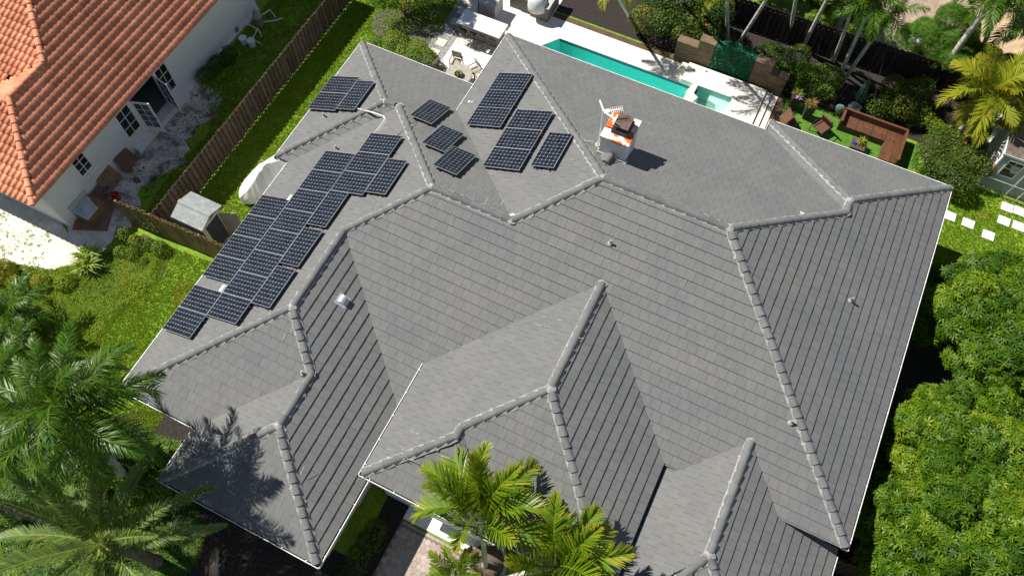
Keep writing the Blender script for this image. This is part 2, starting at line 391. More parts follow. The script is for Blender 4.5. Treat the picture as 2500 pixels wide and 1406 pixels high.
rest.build('roof_tiles', m_tile, house, kind='stuff')
# ridge and hip caps
def capmesh(k):
    b = MB(); L = .43; w0, w1 = .155, .14; z0, z1 = .075, .055
    pr = lambda w, z, x: [(x, -w, z-.095), (x, -w*.62, z-.012), (x, -w*.25, z+.018), (x, w*.25, z+.018), (x, w*.62, z-.012), (x, w, z-.095)]
    v = pr(w0, z0+.03, 0)+pr(w1, z1-.004, L); b.c = k
    b.add(v, [(i, i+1, 7+i, 6+i)[::-1] for i in range(5)]+[(0, 1, 2, 3, 4, 5)]); return b.mesh('ridge_cap', m_cap)
CAPS = [capmesh(k) for k in (.05, .25, .5, .75, .95)]
mo = MB()
def ridge(p, q, hip=True, step=.375):
    p, q = Vector(p), Vector(q)
    if p.z > q.z: p, q = q, p
    d = q-p; L = d.length; n = max(1, int(L/step)); st = L/n; dn = d.normalized()
    for i in range(n):
        o = p+dn*(st*i)+Vector((0, 0, .012)); j = Matrix.Rotation(random.uniform(-.02, .02), 4, 'X') @ Matrix.Rotation(random.uniform(-.015, .015), 4, 'Z')
        inst('ridge_cap', random.choice(CAPS), frame(o, dn, (0, 0, 1)) @ j, house)
    h = Vector((d.x, d.y, 0)).normalized(); lat = Vector((-h.y, h.x, 0)); dr = SL/math.sqrt(2) if hip else SL
    m = max(2, int(L/.07))
    for sd in (-1, 1):
        top = []; low = []; edge = .175
        for i in range(m+1):
            c = p+d*(i/m); edge += random.uniform(-.01, .01); edge = min(max(edge, .163), .187)
            if random.random() < .025: edge = .23
            top.append(c+lat*sd*.10+Vector((0, 0, -.1*dr+.075))); low.append(c+lat*sd*edge+Vector((0, 0, -edge*dr+.046)))
        k = len(mo.v); mo.add(top+low, [((i, i+1, m+2+i, m+1+i) if sd < 0 else (i, m+1+i, m+2+i, i+1)) for i in range(m)])
def blobm(p):
    mo.add([Vector(p)+Vector((.15*math.cos(t)*random.uniform(.8, 1.3), .15*math.sin(t)*random.uniform(.8, 1.3), .05)) for t in [i*.785 for i in range(8)]]+[Vector(p)+Vector((0, 0, .115))],
           [(i, (i+1) % 8, 8) for i in range(8)])
e3 = lambda x, y, z: Vector((x, y, z))
for p, q, h in [((xw1+.1, yn1-.1, hL+.045), pc3, 1), ((xw1+.1, ys1+.1, hL+.045), pc3, 1), (pc3, pc2, 0), (pc2, pC, 1), (pC, pD, 0), (pD, pA, 1), ((xm+.1, yn2-.1, hH+.045), pA, 1),
                (pA, pB, 0), (pC, pE, 1), (pE, pF, 0), (pF, (xw2+.12, ys2+.12, hL+.05), 1), (pF, pG, 1), (pG, pH, 0), (pH, (xw3+.1, ys3+.1, hL+.045), 1), (pH, (xE1-.1, ys3+.1, hL+.045), 1),
                (pB, (xe-.1, ys0+.1, hH+.045), 1), (pB, pn1, 1), (pn1, pn2, 0), (pn2, (xe-.1, yn3-.1, hH+.045), 1), (pn2, (xne+.1, yn3-.1, hH+.045), 1),
                (pI, pJ, 0), (pJ, pK, 1), (pK, pL, 0), (pL, (xf1+.1, ysf2+.1, hf+.045), 1), (pJ, (xf2-.1, ysfe+.1, hf+.045), 1), (pI2, pJ2, 0), (pJ2, (xg2-.1, ysg+.1, hL+.045), 1), (pJ2, (xg1+.8, ysg+.5, hL+.4), 1)]:
    ridge(p, q, bool(h))
for p in (pc3, pc2, pC, pD, pA, pB, pE, pF, pG, pH, pJ, pI, pI2, pJ2, pn1, pn2, pK): blobm(p)
mo.build('mortar', m_mortar, house)
# valley flashings: narrow rusty metal strips
m_vf = mat('rusty_flashing', (.24, .17, .13), .8, .3, 5, c2=(.23, .215, .2))
def valley(p, q):
    vf = MB()
    p, q = Vector(p), Vector(q); h = Vector((q.x-p.x, q.y-p.y, 0)).normalized(); l = Vector((-h.y, h.x, 0))*.035
    z = Vector((0, 0, .024)); vf.poly([p-l+z, q-l+z, q+l+z, p+l+z]); vf.build('valley_flashing', m_vf, house)
for p, q in [((xm, ymid, hH), pD), (pV, pE), ((xw3, ys2, hL), pG), ((gE, ys0, hH), pI2), ((gW, ys0, hH), pI2), ((xf2, ys0, hH), pI), ((xf1+(hH-hf)/SL, ys0, hH), pI), ((xne, yn2, hH), pn1), ((xw2, ys1, hL), pc2)]: valley(p, q)
# pale scrapes and lime streaks below the caps
# gutters
def gutter(k, a, h, u0, u1):
    f, g, nrm = pfun((k, a, h)); b = MB(); L = abs(u1-u0); lo, hi = min(u0, u1), max(u0, u1)
    def bar(qa, qb, za, zb, bb=b):
        v = [f(u, q) for u in (lo, hi) for q in (qa, qb)]
        vs = [Vector((p.x, p.y, h+z)) for z in (za, zb) for p in v]
        bb.add(vs, [(0, 1, 3, 2), (4, 6, 7, 5), (0, 4, 5, 1), (2, 3, 7, 6), (0, 2, 6, 4), (1, 5, 7, 3)])
    bar(-.03, -.004, -.12, .035); bar(.117, .14, -.12, .0); bar(-.004, .117, -.12, -.1)
    o = b.build('gutter', m_gut, house)
    d = MB(); bar(-.003, .116, -.099, -.06, d); d.build('gutter_dirt', m_gutin, o)
    t = MB(); u = lo+.4
    while u < hi:
        p = f(u, -.035); q = f(u, .12); p.z = q.z = h+.038; t.beam(p, q, .03, .012); u += .92
    t.build('gutter_hangers', m_gut, o)
for a in [('W', xw1, hL, ys1, yn1), ('W', xw2, hL, ys2, ys1), ('W', xw3, hL, ys3, ys2-.15), ('S', ys2, hL, xw2, xw3), ('S', ys3, hL, xw3, xE1), ('E', xE1, hL, ys3, ys0), ('N', yn1, hL, xw1, xm),
          ('W', xm, hH, ymid, yn2), ('N', yn2, hH, xm, xne), ('N', yn3, hH, xne, xe), ('E', xe, hH, ys0, yn3), ('W', xne, hH, yn2+.02, yn3), ('W', xf1, hf, ysf2, ys0-.05), ('S', ysf2, hf, xf1, 2*kx-xf1), ('E', xg2, hL, ysg, ys0)]:
    gutter(*a)
# walls
wl = MB()
for x0, x1, y0, y1, z in [(xw1+.5, xm+.6, ys1+.45, yn1-.5, hL), (xw2+.55, xE1-.5, ys2+.5, ys1+.5, hL), (xw3+.5, xE1-.55, ys3+.5, ys2+.6, hL-.01), (xm+.5, xne+1, .5, yn2-.5, hH), (xf1+.3, xe-.5, ys0+.4, .6, hH-.01),
                          (xne+.5, xe-.52, .4, yn3-.5, hH-.02), (xf1+.35, 2*kx-xf1-.3, ysf2+.28, ys0+.5, hf-.02), (kx, xf2-.4, ysfe+.4, ys0+.55, hf-.03), (xf2-.3, xg2-.5, ysg+.5, ys0+.6, hL-.01)]:
    wl.box(x0, x1, y0, y1, -.1, z-.02)
wl.build('wall', m_stucco, house)
ec = MB(); ec.box(-2.45, .45, ysf2-.2, ysf2+.29, 0, .07); ec.build('entrance_ledge', m_white, house)
# chimney
CX0, CX1, CY0, CY1, CZ = -1.24, -.26, 5.08, 6.22, 7.42
ch = MB(); ch.box(CX0, CX1, CY0, CY1, 5.4, CZ-.1); cho = ch.build('chimney', m_stucco, house)
b = MB(); b.box(CX0-.045, CX1+.045, CY0-.045, CY1+.045, CZ-.1, CZ)
b.build('chimney_pan', mat('rusty_white_pan', (.75, .73, .68), .6, .05, 2.6, c2=(.62, .13, .015), lo=.47, hi=.53, bump=.2, bs=30), cho)
b = MB(); cx, cy = (CX0+CX1)/2+.05, (CY0+CY1)/2+.02
b.box(cx-.30, cx+.30, cy-.34, cy+.34, CZ, CZ+.17)
b.add([(cx+sx*wx, cy+sy*wy, z) for z, wx, wy in ((CZ+.17, .3, .34), (CZ+.25, .2, .24)) for sx, sy in ((-1, -1), (1, -1), (1, 1), (-1, 1))], [(0, 1, 5, 4), (1, 2, 6, 5), (2, 3, 7, 6), (3, 0, 4, 7), (4, 5, 6, 7)])
b.box(cx-.22, cx+.22, cy-.26, cy+.26, CZ+.25, CZ+.36); b.build('flue_cover', m_black, cho)
b = MB(); b.box(cx-.27, cx+.27, cy-.31, cy+.31, CZ+.36, CZ+.385); b.build('flue_lid', mat('rust_brown_lid', (.13, .085, .07), .7, .25, 9), cho)
b = MB(); zc = hH+SL*(yn2-CY0)   # saddle behind the chimney
b.add([(CX0-.05, CY0, zc-.02), (CX1+.08, CY0, zc-.02), (CX1+.05, CY0-.02, zc+.02), ((CX0+CX1)/2, CY0, zc+.3), ((CX0+CX1)/2-.05, CY0-.62, zc+.32)], [(0, 4, 3), (1, 3, 4)])
b.build('saddle', m_tile, cho)
inst('saddle_cap', CAPS[2], frame(Vector(((CX0+CX1)/2-.05, CY0-.5, zc+.31)), (.05, .5, -.01), (0, 0, 1)), cho)
b = MB()
for x0, x1 in ((CX0-.06, CX0+.45), (CX1-.5, CX1+.1)):
    b.box(x0, x1, CY0-.07, CY0+.02, zc-.05, zc+.14)
b.box(CX1-.02, CX1+.09, CY0-.12, CY0+.12, zc-.1, zc+.1); b.build('chimney_flashing', m_lead, cho)
# roof vents
def goose(P, k, lab):
    f, g, nrm = pfun(k); u, q = g(P.x, P.y); o = f(u, q, .04)
    ax = Vector((0, 1, 0)) if k[0] in 'WE' else Vector((1, 0, 0)); up = nrm; sd = (f(u, q+1)-f(u, q)).normalized()
    b = MB(); n = 9
    pf = [(.16*math.cos(t), .02+.17*math.sin(t)) for t in [math.pi*i/(n-1) for i in range(n)]]
    v = [o+sd*a+up*c_+ax*e for e in (-.14, .14) for a, c_ in pf]
    b.add(v, [(i, n+i, n+i+1, i+1) for i in range(n-1)]+[tuple(range(n)), tuple(range(n, 2*n))[::-1]])
    b.box(-.22, .22, -.22, .22, 0, .012, frame(o, ax, up)); r_ = b.build('hood_vent', m_galv, house, smooth=False); r_['label'] = lab
goose(G(703, 468, 4.0), W2, 'metal hood vent beside the long solar array'); goose(G(546, 707, 3.45), W2, 'metal hood vent in the gap between solar panels'); goose(G(839, 742, 4.0), E1, 'metal hood vent on the dark striped slope')
def pipe(P, k, r_=.04, h=.24, fl=.11):
    f, g, nrm = pfun(k); u, q = g(P.x, P.y); o = f(u, q, .035); b = MB()
    b.lathe([(fl, 0), (fl*.8, .03), (r_*1.3, .05), (r_*1.2, .1)], (0, 0, 0), 14, frame(o, (1, 0, 0) if k[0] in 'NS' else (0, 1, 0), nrm))
    b.tube([o, o+Vector((0, 0, h))], r_, 10); b.build('vent_pipe', m_lead, house, smooth=False)
for q, z, k in [((1490, 596), 6.0, S0), ((2075, 735), 6.0, EE), ((1930, 1032), 4.9, S0), ((793, 287), 3.6, W1), ((823, 366), 3.9, W2), ((741, 912), 3.6, S2)]:
    P = G(*q, z)
    for _ in range(4):
        f, g, _n = pfun(k); z = f(*g(P.x, P.y)).z; P = G(*q, z)
    pipe(P, k)
# white lime streaks and chips on tiles
st = MB()
def streak(q, k, L, wd, ang):
    f, g, nrm = pfun(k); z = 4.5
    for _ in range(6): P = G(*q, z); z = f(*g(P.x, P.y)).z
    u, qq = g(P.x, P.y); du, dq = math.cos(ang)*L/2, math.sin(ang)*L/2; n = Vector((-dq, du)).normalized()*wd/2
    st.poly([f(u+a*du+b_*n.x, qq+a*dq+b_*n.y, .042) for a, b_ in ((-1, -1), (1, -.6), (1, .6), (-1, 1))])
rs = random.Random(4)
for (x0, y0, x1, y1, k, n) in [(940, 1050, 1100, 1130, WF, 11), (1320, 770, 1420, 860, WF, 8), (1240, 95, 1330, 220, WM, 9), (1370, 340, 1440, 420, WM, 6), (880, 130, 905, 190, W1, 4), (1480, 560, 1700, 720, S0, 6), (900, 480, 1000, 560, S0, 3), (690, 1090, 740, 1180, S3, 4), (1700, 800, 1800, 960, S0, 5), (1790, 570, 1990, 590, EE, 4), (650, 780, 720, 830, S2, 3), (1100, 480, 1240, 520, S0, 5), (700, 380, 800, 440, W2, 6), (930, 350, 1010, 560, W2, 6)]:
    for _ in range(n): streak((rs.uniform(x0, x1), rs.uniform(y0, y1)), k, rs.uniform(.1, .38), rs.uniform(.012, .03), (math.pi/2 if k[0] in 'WE' else math.pi/2)+rs.uniform(-.1, .1))
st.build('lime_streaks', m_mortar, house, kind='stuff')
sp = MB()
for q, k in [((1245, 517), N1), ((1252, 527), WM), ((1957, 522), N2), ((1150, 250), WM)]:
    for _ in range(3):
        f, g, nrm = pfun(k); z = 5
        for _i in range(6): P = G(*q, z); z = f(*g(P.x, P.y)).z
        u, qq = g(P.x, P.y); u += rs.uniform(-.06, .06); qq += rs.uniform(-.06, .06)
        sp.poly([f(u+.05*math.cos(t)*rs.uniform(.6, 1.3), qq+.09*math.sin(t)*rs.uniform(.6, 1.3), .044) for t in [i*.9 for i in range(7)]])
sp.build('bird_droppings', m_white, house, kind='stuff')
# ------------------------------------------------------------------ solar panels
POFF = .2
def cellmesh(k):
    b = MB(); b.c = k; a, c = .0745, .018
    b.poly([(-a+c, -a, 0), (a-c, -a, 0), (a, -a+c, 0), (a, a-c, 0), (a-c, a, 0), (-a+c, a, 0), (-a, a-c, 0), (-a, -a+c, 0)]); return b.mesh('solar_cell', m_cell)
CELLS = [cellmesh(k) for k in (.1, .3, .5, .7, .9)]
b = MB()   # one panel 1.65 (local X) by .99 (local Y), top at z=0
for x0, x1, y0, y1 in ((0, 1.65, 0, .009), (0, 1.65, .981, .99), (0, .009, .0092, .9808), (1.641, 1.65, .0092, .9808)): b.box(x0, x1, y0, y1, -.04, 0)
me_frame = b.mesh('panel_frame', m_alu)
b = MB(); b.poly([(.008, .008, -.004), (1.642, .008, -.004), (1.642, .982, -.004), (.008, .982, -.004)]); me_back = b.mesh('backsheet', m_back)
b = MB(); b.box(.012, 1.638, .012, .978, -.034, -.008); me_under = b.mesh('panel_underside', m_black)
b = MB(); b.box(-.06, 1.71, -.02, .02, -.1, -.042); b.box(.1, .14, -.03, .03, -.2, -.1); b.box(1.5, 1.54, -.03, .03, -.2, -.1); me_rail = b.mesh('mounting_rail', m_black)
b = MB(); b.box(-.05, .05, -.02, .02, -.02, .006); me_clip = b.mesh('end_clamp', m_alu)
def panel(pl, u, q, longup, label, group):
    """u = low edge along the eave, q = slope distance from the eave; longup: long side up the slope"""
    f, g, nrm = pfun(pl); qp = q*CS
    o = f(u, qp, POFF); au = (f(u+1, qp)-f(u, qp)).normalized(); aq = (f(u, qp+1)-f(u, qp)).normalized()
    if longup: X, Y = aq, au
    else: X, Y = au, aq
    if X.cross(Y).dot(nrm) < 0: o = o+Y*.99; Y = -Y
    M = Matrix.Identity(4)
    for i in range(3): M[i][0] = X[i]; M[i][1] = Y[i]; M[i][2] = nrm[i]; M[i][3] = o[i]
    t = thing('solar_panel', label, 'solar panel', tuple(M @ Vector((.825, .495, -.2))), group)
    inst('panel_frame', me_frame, M, t); inst('panel_underside', me_under, M, t); bk = inst('backsheet', me_back, M, t)
    for i in range(10):
        for j in range(6):
            inst('solar_cell', random.choice(CELLS), M @ Matrix.Translation((.069+.168*i, .085+.164*j, -.0015)), t).scale = (1.085, 1.055, 1)
    for y in (.22, .77): inst('mounting_rail', me_rail, M @ Matrix.Translation((0, y, 0)), t)
    return t
ORD = ['first', 'second', 'third', 'fourth', 'fifth', 'sixth', 'seventh', 'eighth']
GA = 'solar panels on the long left-hand roof slope'
c1 = [-6.68, -5.665, -4.22, -3.21, -2.2, -1.19]
for i, u in enumerate(c1): panel(W2, u, .23, True, '%s panel from the front palms in the column along the gutter' % ORD[i], GA)
for i in range(8): panel(W2, -5.665+1.008*i, 1.89, True, '%s panel from the front palms in the middle column of the long array' % ORD[i], GA)
for i, u in enumerate((-4.74, -2.95, -1.13)): panel(W2, u, 3.56, False, '%s upright panel from the front in the uphill column of the long array' % ORD[i], GA)
for i, u in enumerate((.53, 1.53, 2.53)): panel(W2, u, 3.6, True, '%s from the front of three uphill panels at the array\'s far end' % ORD[i], GA)
panel(W2, .7, 5.28, False, 'single upright panel highest up, at the far uphill corner of the long array', GA)
GB = 'solar panels on the small far-left roof end'
panel(W1, 4.3, .07, True, 'nearer of two stacked panels on the small roof end by the fence', GB)
panel(W1, 5.29, .07, True, 'farther of two stacked panels on the small roof end by the fence', GB)
panel(W1, 4.42, 1.76, False, 'upright panel beside the hip on the small roof end', GB)
GC = 'solar panels on the middle slope towards the pool'
for i in range(3): panel(WM, 5.54+.985*i, 1.11, True, '%s panel from below in the block nearest the patio table' % ORD[i], GC)
for i in range(3): panel(WM, 3.55+.995*i, 3.05, True, '%s panel from below in the middle block left of the chimney' % ORD[i], GC)
panel(WM, 3.83, 5.05, False, 'lone upright panel closest to the chimney', GC)
GD = 'three staggered solar panels on the slope between two hips'
panel(N1, -9.0, 2.78, True, 'highest in view of the three staggered single panels', GD)
panel(N1, -7.66, 4.24, True, 'middle one of the three staggered single panels', GD)
panel(N1, -6.61, 5.31, True, 'lowest in view of the three staggered single panels', GD)
# conduit across the hip
def onslope(q, k, o=.05):
    f, g, nrm = pfun(k); z = 4
    for _ in range(8): P = G(*q, z); z = f(*g(P.x, P.y), o).z
    return P
t = [onslope((873, 266), W1, .1), onslope((905, 274), W1, .1), onslope((934, 284), W2, .12), onslope((940, 291), W2, .08), onslope((928, 309), W2, .07), onslope((913, 327), W2, .07)]
b = MB(); b.tube(t, .03, 8); b.tube([p+Vector((.07, .03, 0)) for p in t[:3]]+[t[3]+Vector((.06, -.02, 0)), t[4]+Vector((.07, 0, 0)), t[5]+Vector((.07, 0, 0))], .022, 8)
tag(b.build('conduit', m_pvc, None, smooth=True), 'grey bent conduit pipe crossing the hip between two solar arrays', 'pipe')
b = MB(); b.tube([onslope((972, 330), W2, .06), onslope((985, 318), W2, .09), onslope((1000, 303), N1, .2), onslope((1018, 297), N1, .1)], .008, 5)
b.tube([onslope((972, 330), W2, .03), onslope((972, 330), W2, .14)], .03, 6)
tag(b.build('cable', m_black, None), 'thin black cable over the hip between the panel groups', 'cable')
# ------------------------------------------------------------------ TV antenna beside the chimney
an = thing('tv_antenna', 'white television antenna on a mast beside the chimney', 'antenna', (CX0-.18, 5.55, 6.1))
ax, ay = CX0-.17, 5.5
b = MB(); b.tube([(ax, ay, 6.0), (ax-.03, ay, 8.15)], .025, 8); b.build('mast', m_white, an)
b = MB(); b.beam((ax, ay, 8.12), (ax+.5, ay+.35, 8.15), .03, .03)
b.build('boom', m_white, an)
b = MB(); dv = Vector((.82, .57, .05)).normalized(); pv = Vector((-.57, .82, 0))
for i in range(7):
    c = Vector((ax, ay, 8.14))+dv*(.25+.065*i); b.beam(c-pv*.12, c+pv*.12, .012, .012)
b.build('elements', m_white, an)
b = MB(); c = Vector((ax, ay, 8.12))
b.box(0, .2, -.08, .08, -.025, .025, frame(c, dv, (0, 0, 1))); b.build('junction_box', m_white, an, bevel=.01)
b = MB()
b.beam(c, c+Vector((-.30, .30, .12)), .06, .012); b.beam(c, c+Vector((.40, -.12, .02)), .06, .012); b.build('reflector', m_white, an)
b = MB(); cc = []
for i in range(60): a = i*.5; cc.append((ax+.07*math.cos(a)+.03*math.sin(i*.7), ay-.06+.07*math.sin(a), 6.35+.05*math.sin(i*.9)))
cc += [(ax+.2, ay-.25, 6.3), (ax+.18, ay-.42, 6.37)]
b.tube(cc, .007, 5); b.build('coiled_cable', m_white, an)
# ------------------------------------------------------------------ the neighbour's terracotta house
NS = .36; NX, NY, NH = -21.1, -4.62, 2.72
nb = thing('terracotta_house', 'white neighbour house with an orange barrel-tile roof at upper left', 'house', (-24, 2, 0))
K1 = Vector((NX-3.32, NY+3.32, NH+NS*3.32)); K2 = Vector((K1.x, G(105, 155, K1.z).y, K1.z))
def barrel(k):
    b = MB(); b.c = k; L = .43; w = .268; n = 9; top = []
    for x, dz in ((0, .05), (L, -.004)):
        for i in range(n):
            t = i/(n-1)
            z = .05*math.sin(math.pi*t/.68) if t < .68 else -.012*math.sin(math.pi*(t-.68)/.32)
            top.append((x, (t-.5)*w, z+dz))
    low = [(0, p[1], p[2]-.03) for p in top[:n]]
    b.add(top+low, [(i, i+n, i+n+1, i+1)[::-1] for i in range(n-1)]+[(i, i+1, 2*n+i+1, 2*n+i)[::-1] for i in range(n-1)]); return b
BAR = [barrel(k).mesh('tile', m_terra, True) for k in (.1, .3, .5, .7, .9)]; bt = barrel(.5)
def inside(p, poly):
    c = False
    for i in range(len(poly)):
        a, b_ = poly[i-1], poly[i]
        if (a[1] > p[1]) != (b_[1] > p[1]) and p[0] < (b_[0]-a[0])*(p[1]-a[1])/(b_[1]-a[1])+a[0]: c = not c
    return c
ncs = 1/math.sqrt(1+NS*NS); nt_ = []
def nslope(k, a, h, poly):
    g = {'W': lambda u, q: Vector((a+q, u, h+NS*q)), 'E': lambda u, q: Vector((a-q, u, h+NS*q)), 'S': lambda u, q: Vector((u, a+q, h+NS*q))}[k]
    xs = [p[1] if k in 'WE' else p[0] for p in poly]; qs = [abs((p[0] if k in 'WE' else p[1])-a) for p in poly]
    up = (g(0, 1)-g(0, 0)).normalized(); au = (g(1, 0)-g(0, 0)).normalized(); nr = up.cross(au); 
    if nr.z < 0: nr = -nr
    b = MB(); b.poly([g((p[1] if k in 'WE' else p[0]), abs((p[0] if k in 'WE' else p[1])-a))-nr*.03 for p in poly]); b.build('roof_deck', m_dark, nb)
    q = -.04
    while q < max(qs):
        u = min(xs)
        while u < max(xs):
            c = g(u, q+.17)
            if inside((c.x, c.y), poly): nt_.append(frame(g(u, q)+nr*.03, up, nr))
            u += .27
        q += .365*ncs
FAR = 14
hk = FAR-K2.y
nslope('E', NX, NH, [(NX, NY), (NX, FAR), (K2.x-hk, FAR), (K2.x, K2.y), (K1.x, K1.y)])
nslope('S', NY, NH, [(NX, NY), (K1.x, K1.y), (K1.x-3.32, NY)])
nslope('W', K1.x-3.32, NH, [(K1.x, K1.y), (K2.x, K2.y), (K2.x-3.32, K2.y-3.32), (K1.x-3.32, NY)])
nslope('S', K2.y-3.32, NH, [(K2.x, K2.y), (K2.x-hk, FAR), (K2.x-9, FAR), (K2.x-9, K2.y-3.32), (K2.x-3.32, K2.y-3.32)])
def nv(M):
    p = PX(M @ Vector((.2, 0, .05)));  return p[2] if (20 < p[0] < PW and 15 < p[1] < PH) else 1e3
nt_.sort(key=nv)
for M in nt_[:300]: inst('tile', random.choice(BAR), M, nb)
R_ = np.array([[[M[i][j] for j in range(3)] for i in range(3)] for M in nt_[300:]]); P_ = np.array([[M[i][3] for i in range(3)] for M in nt_[300:]])-np.array(org(nb))
V, F, r_ = scat(bt.v, bt.f, P_, R_, np.ones(len(P_)), rng.random(len(P_)))
o = link('roof_tiles', npmesh('roof_tiles', V, F, m_terra, r_, True), nb); o['kind'] = 'stuff'
def ncap(k):
    b = MB(); b.c = k; n = 9; v = []
    for x, r0, z in ((0, .135, .03), (.46, .115, .0)):
        for i in range(n): t = math.pi*i/(n-1); v.append((x, r0*math.cos(t), z+.05+r0*.85*math.sin(t)))
    b.add(v, [(i, i+1, n+i+1, n+i) for i in range(n-1)]+[tuple(range(n))[::-1]]); return b.mesh('ridge_cap', m_terra, False)
NC = [ncap(k) for k in (.2, .45, .7)]
mcol = MB()
for p, q in ((Vector((NX, NY, NH)), K1), (K1, K2), (K2, Vector((K2.x-hk, FAR, K2.z+NS*hk)))):
    d = q-p; n = int(d.length/.40); dn = d.normalized()
    for i in range(n): inst('ridge_cap', random.choice(NC), frame(p+dn*(d.length*i/n), dn, (0, 0, 1)), nb)
# walls with a window and a french door unit
WX = -21.42; b = MB()
def wseg(y0, y1, z0, z1): b.box(WX-.2, WX, y0, y1, z0, z1)
wseg(-4.05, -2.24, 0, NH-.05); wseg(-2.24, -1.52, 0, 1.34); wseg(-2.24, -1.52, 2.46, NH-.05); wseg(-1.52, .52, 0, NH-.05); wseg(.52, 1.42, 0, .74); wseg(1.42, 3.2, 0, .32)
wseg(3.2, 4.0, 0, .7); wseg(.52, 4.0, 2.32, NH-.05); wseg(4.0, 10.2, 0, NH-.05)
b.box(-27, WX-.21, -4.05, -3.85, 0, NH-.05); b.box(-27, WX-.21, 10, 10.2, 0, NH-.06); b.build('wall', m_wallw, nb)
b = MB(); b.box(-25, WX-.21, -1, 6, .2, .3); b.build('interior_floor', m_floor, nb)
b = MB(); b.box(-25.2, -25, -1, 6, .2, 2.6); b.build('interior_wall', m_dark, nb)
b = MB(); b.box(WX, WX+.12, -2.34, -1.42, 1.24, 1.33); b.build('window_sill', m_white, nb)
b = MB(); b.box(WX, WX+.32, .42, 4.1, 0, .3); b.box(WX, WX+.1, 4.1, 10.2, 0, .1); b.build('doorstep', m_wallw, nb)
def win(y0, y1, z0, z1, ny, nz, nm='window'):
    fr = MB(); w_ = .05
    for a in ((y0, y1, z0, z0+w_), (y0, y1, z1-w_, z1), (y0, y0+w_, z0+w_, z1-w_), (y1-w_, y1, z0+w_, z1-w_)): fr.box(WX-.1, WX-.02, *a)
    o = fr.build(nm, m_white, nb); m = MB()
    for i in range(1, ny): y = y0+(y1-y0)*i/ny; m.box(WX-.075, WX-.035, y-.014, y+.014, z0+w_, z1-w_)
    for i in range(1, nz): z = z0+(z1-z0)*i/nz; m.box(WX-.073, WX-.037, y0+w_, y1-w_, z-.014, z+.014)
    m.build('muntins', m_white, o)
    for i in range(ny):
        for j in range(nz):
            p = MB(); p.box(WX-.062, WX-.052, y0+(y1-y0)*i/ny+.01, y0+(y1-y0)*(i+1)/ny-.01, z0+(z1-z0)*j/nz+.01, z0+(z1-z0)*(j+1)/nz-.01); p.build('pane', m_glass, o)
win(-2.24, -1.52, 1.34, 2.46, 2, 3); win(.52, 1.38, .74, 2.32, 2, 3, 'sidelight'); win(3.24, 4.0, .7, 2.32, 2, 3, 'sidelight')
b = MB()
for y in (1.38, 3.14): b.box(WX-.12, WX+.02, y, y+.1, .32, 2.32)
b.build('door_frame', m_white, nb)
m_clear = mat('clear_glass', (.05, .06, .06), .05, .1, 1, spec=.8)
def ndoor(y, ang, lab):
    M = RZ(WX+.02, y, .34, ang); L = .86; H = 1.96
    d = MB()
    for a in ((0, .1, 0, H), (L-.1, L, 0, H), (.1, L-.1, 0, .3), (.1, L-.1, H-.1, H)): d.box(a[0], a[1], -.02, .02, a[2], a[3], M)
    o = d.build('door', m_white, nb); o['label'] = lab
    m = MB(); m.box(L/2-.012, L/2+.012, -.014, .014, .3, H-.1, M)
    for i in (1, 2, 3): z = .3+(H-.4)*i/4; m.box(.1, L-.1, -.013, .013, z-.012, z+.012, M)
    m.build('muntins', m_white, o)
    for i in range(2):
        for j in range(4):
            p = MB(); p.box(.1+(L-.2)*i/2, .1+(L-.2)*(i+1)/2, -.004, .004, .3+(H-.4)*j/4, .3+(H-.4)*(j+1)/4, M); p.build('pane', m_clear, o)
    h = MB(); h.box(L-.08, L-.03, -.06, .06, .95, 1.0, M); h.build('handle', m_black, o)
ndoor(1.5, math.radians(18), 'open glazed door leaf nearer the front'); ndoor(3.12, math.radians(-10), 'open glazed door leaf farther back')
# ------------------------------------------------------------------ things lying beside the neighbour's wall
m_ply = mat('plywood', (.2, .125, .075), .85, .2, 3)
m_card = mat('brown_board', (.13, .085, .055), .85, .2, 3)
def board(P, a, sx, sy, lean, name, label, m=m_ply):
    b = MB(); M = RZ(P.x, P.y, .02, a) @ Matrix.Rotation(lean, 4, 'Y'); b.box(-sx/2, sx/2, -sy/2, sy/2, 0, .03, M); return tag(b.build(name, m, None, bevel=.005), label, 'board')
def leanb(y, wd, h, a, m, label):
    b = MB(); M = RZ(WX+.42, y, .02, a) @ Matrix.Rotation(math.radians(-32), 4, 'Y'); b.box(-.015, .015, -wd/2, wd/2, 0, h, M); return tag(b.build('leaning_board', m, None), label, 'board')
leanb(-.25, .85, .85, .1, m_card, 'square brown board leaning on the wall under the eave, beside a bucket')
leanb(-1.45, .9, .85, -.05, m_ply, 'brown plywood square leaning below the small window')
leanb(-2.15, .8, .6, .1, m_card, 'dark brown panel leaning low between plywood and crate')
board(G(232, 525), .42, 1.5, 1.6, 0, 'plywood_sheet', 'big brown plywood sheet lying on the ground by the wall corner')
def bucket(P, r, h, m, label, tilt=0, lid=False, inner=None):
    t = thing('bucket', label, 'bucket', tuple(P)); M = Matrix.Translation(P) @ Matrix.Rotation(tilt, 4, 'Y'); b = MB()
    b.lathe([(r*.82, 0), (r, h), (r*1.04, h), (r*1.04, h+.02), (r*.94, h+.02), (r*.78, .02)] if not lid else [(r*.84, 0), (r, h), (r*1.05, h), (r*1.05, h+.03), (r*.9, h+.035)], (0, 0, 0), 18, M); b.build('body', m, t, smooth=False)
    hd = MB(); hd.tube([M @ Vector((r*1.05*math.cos(a), .1*math.sin(a*1)-.05, h-.02-.12*math.sin(a))) for a in [math.pi*i/8 for i in range(9)]], .006, 5); hd.build('handle', m_galv, t)
m_plw = mat('white_plastic', (.62, .66, .7), .5, .05, 3); m_plr = mat('red_plastic', (.38, .03, .025), .45, .1, 3); m_plg = mat('grey_plastic', (.2, .22, .25), .5, .1, 3)
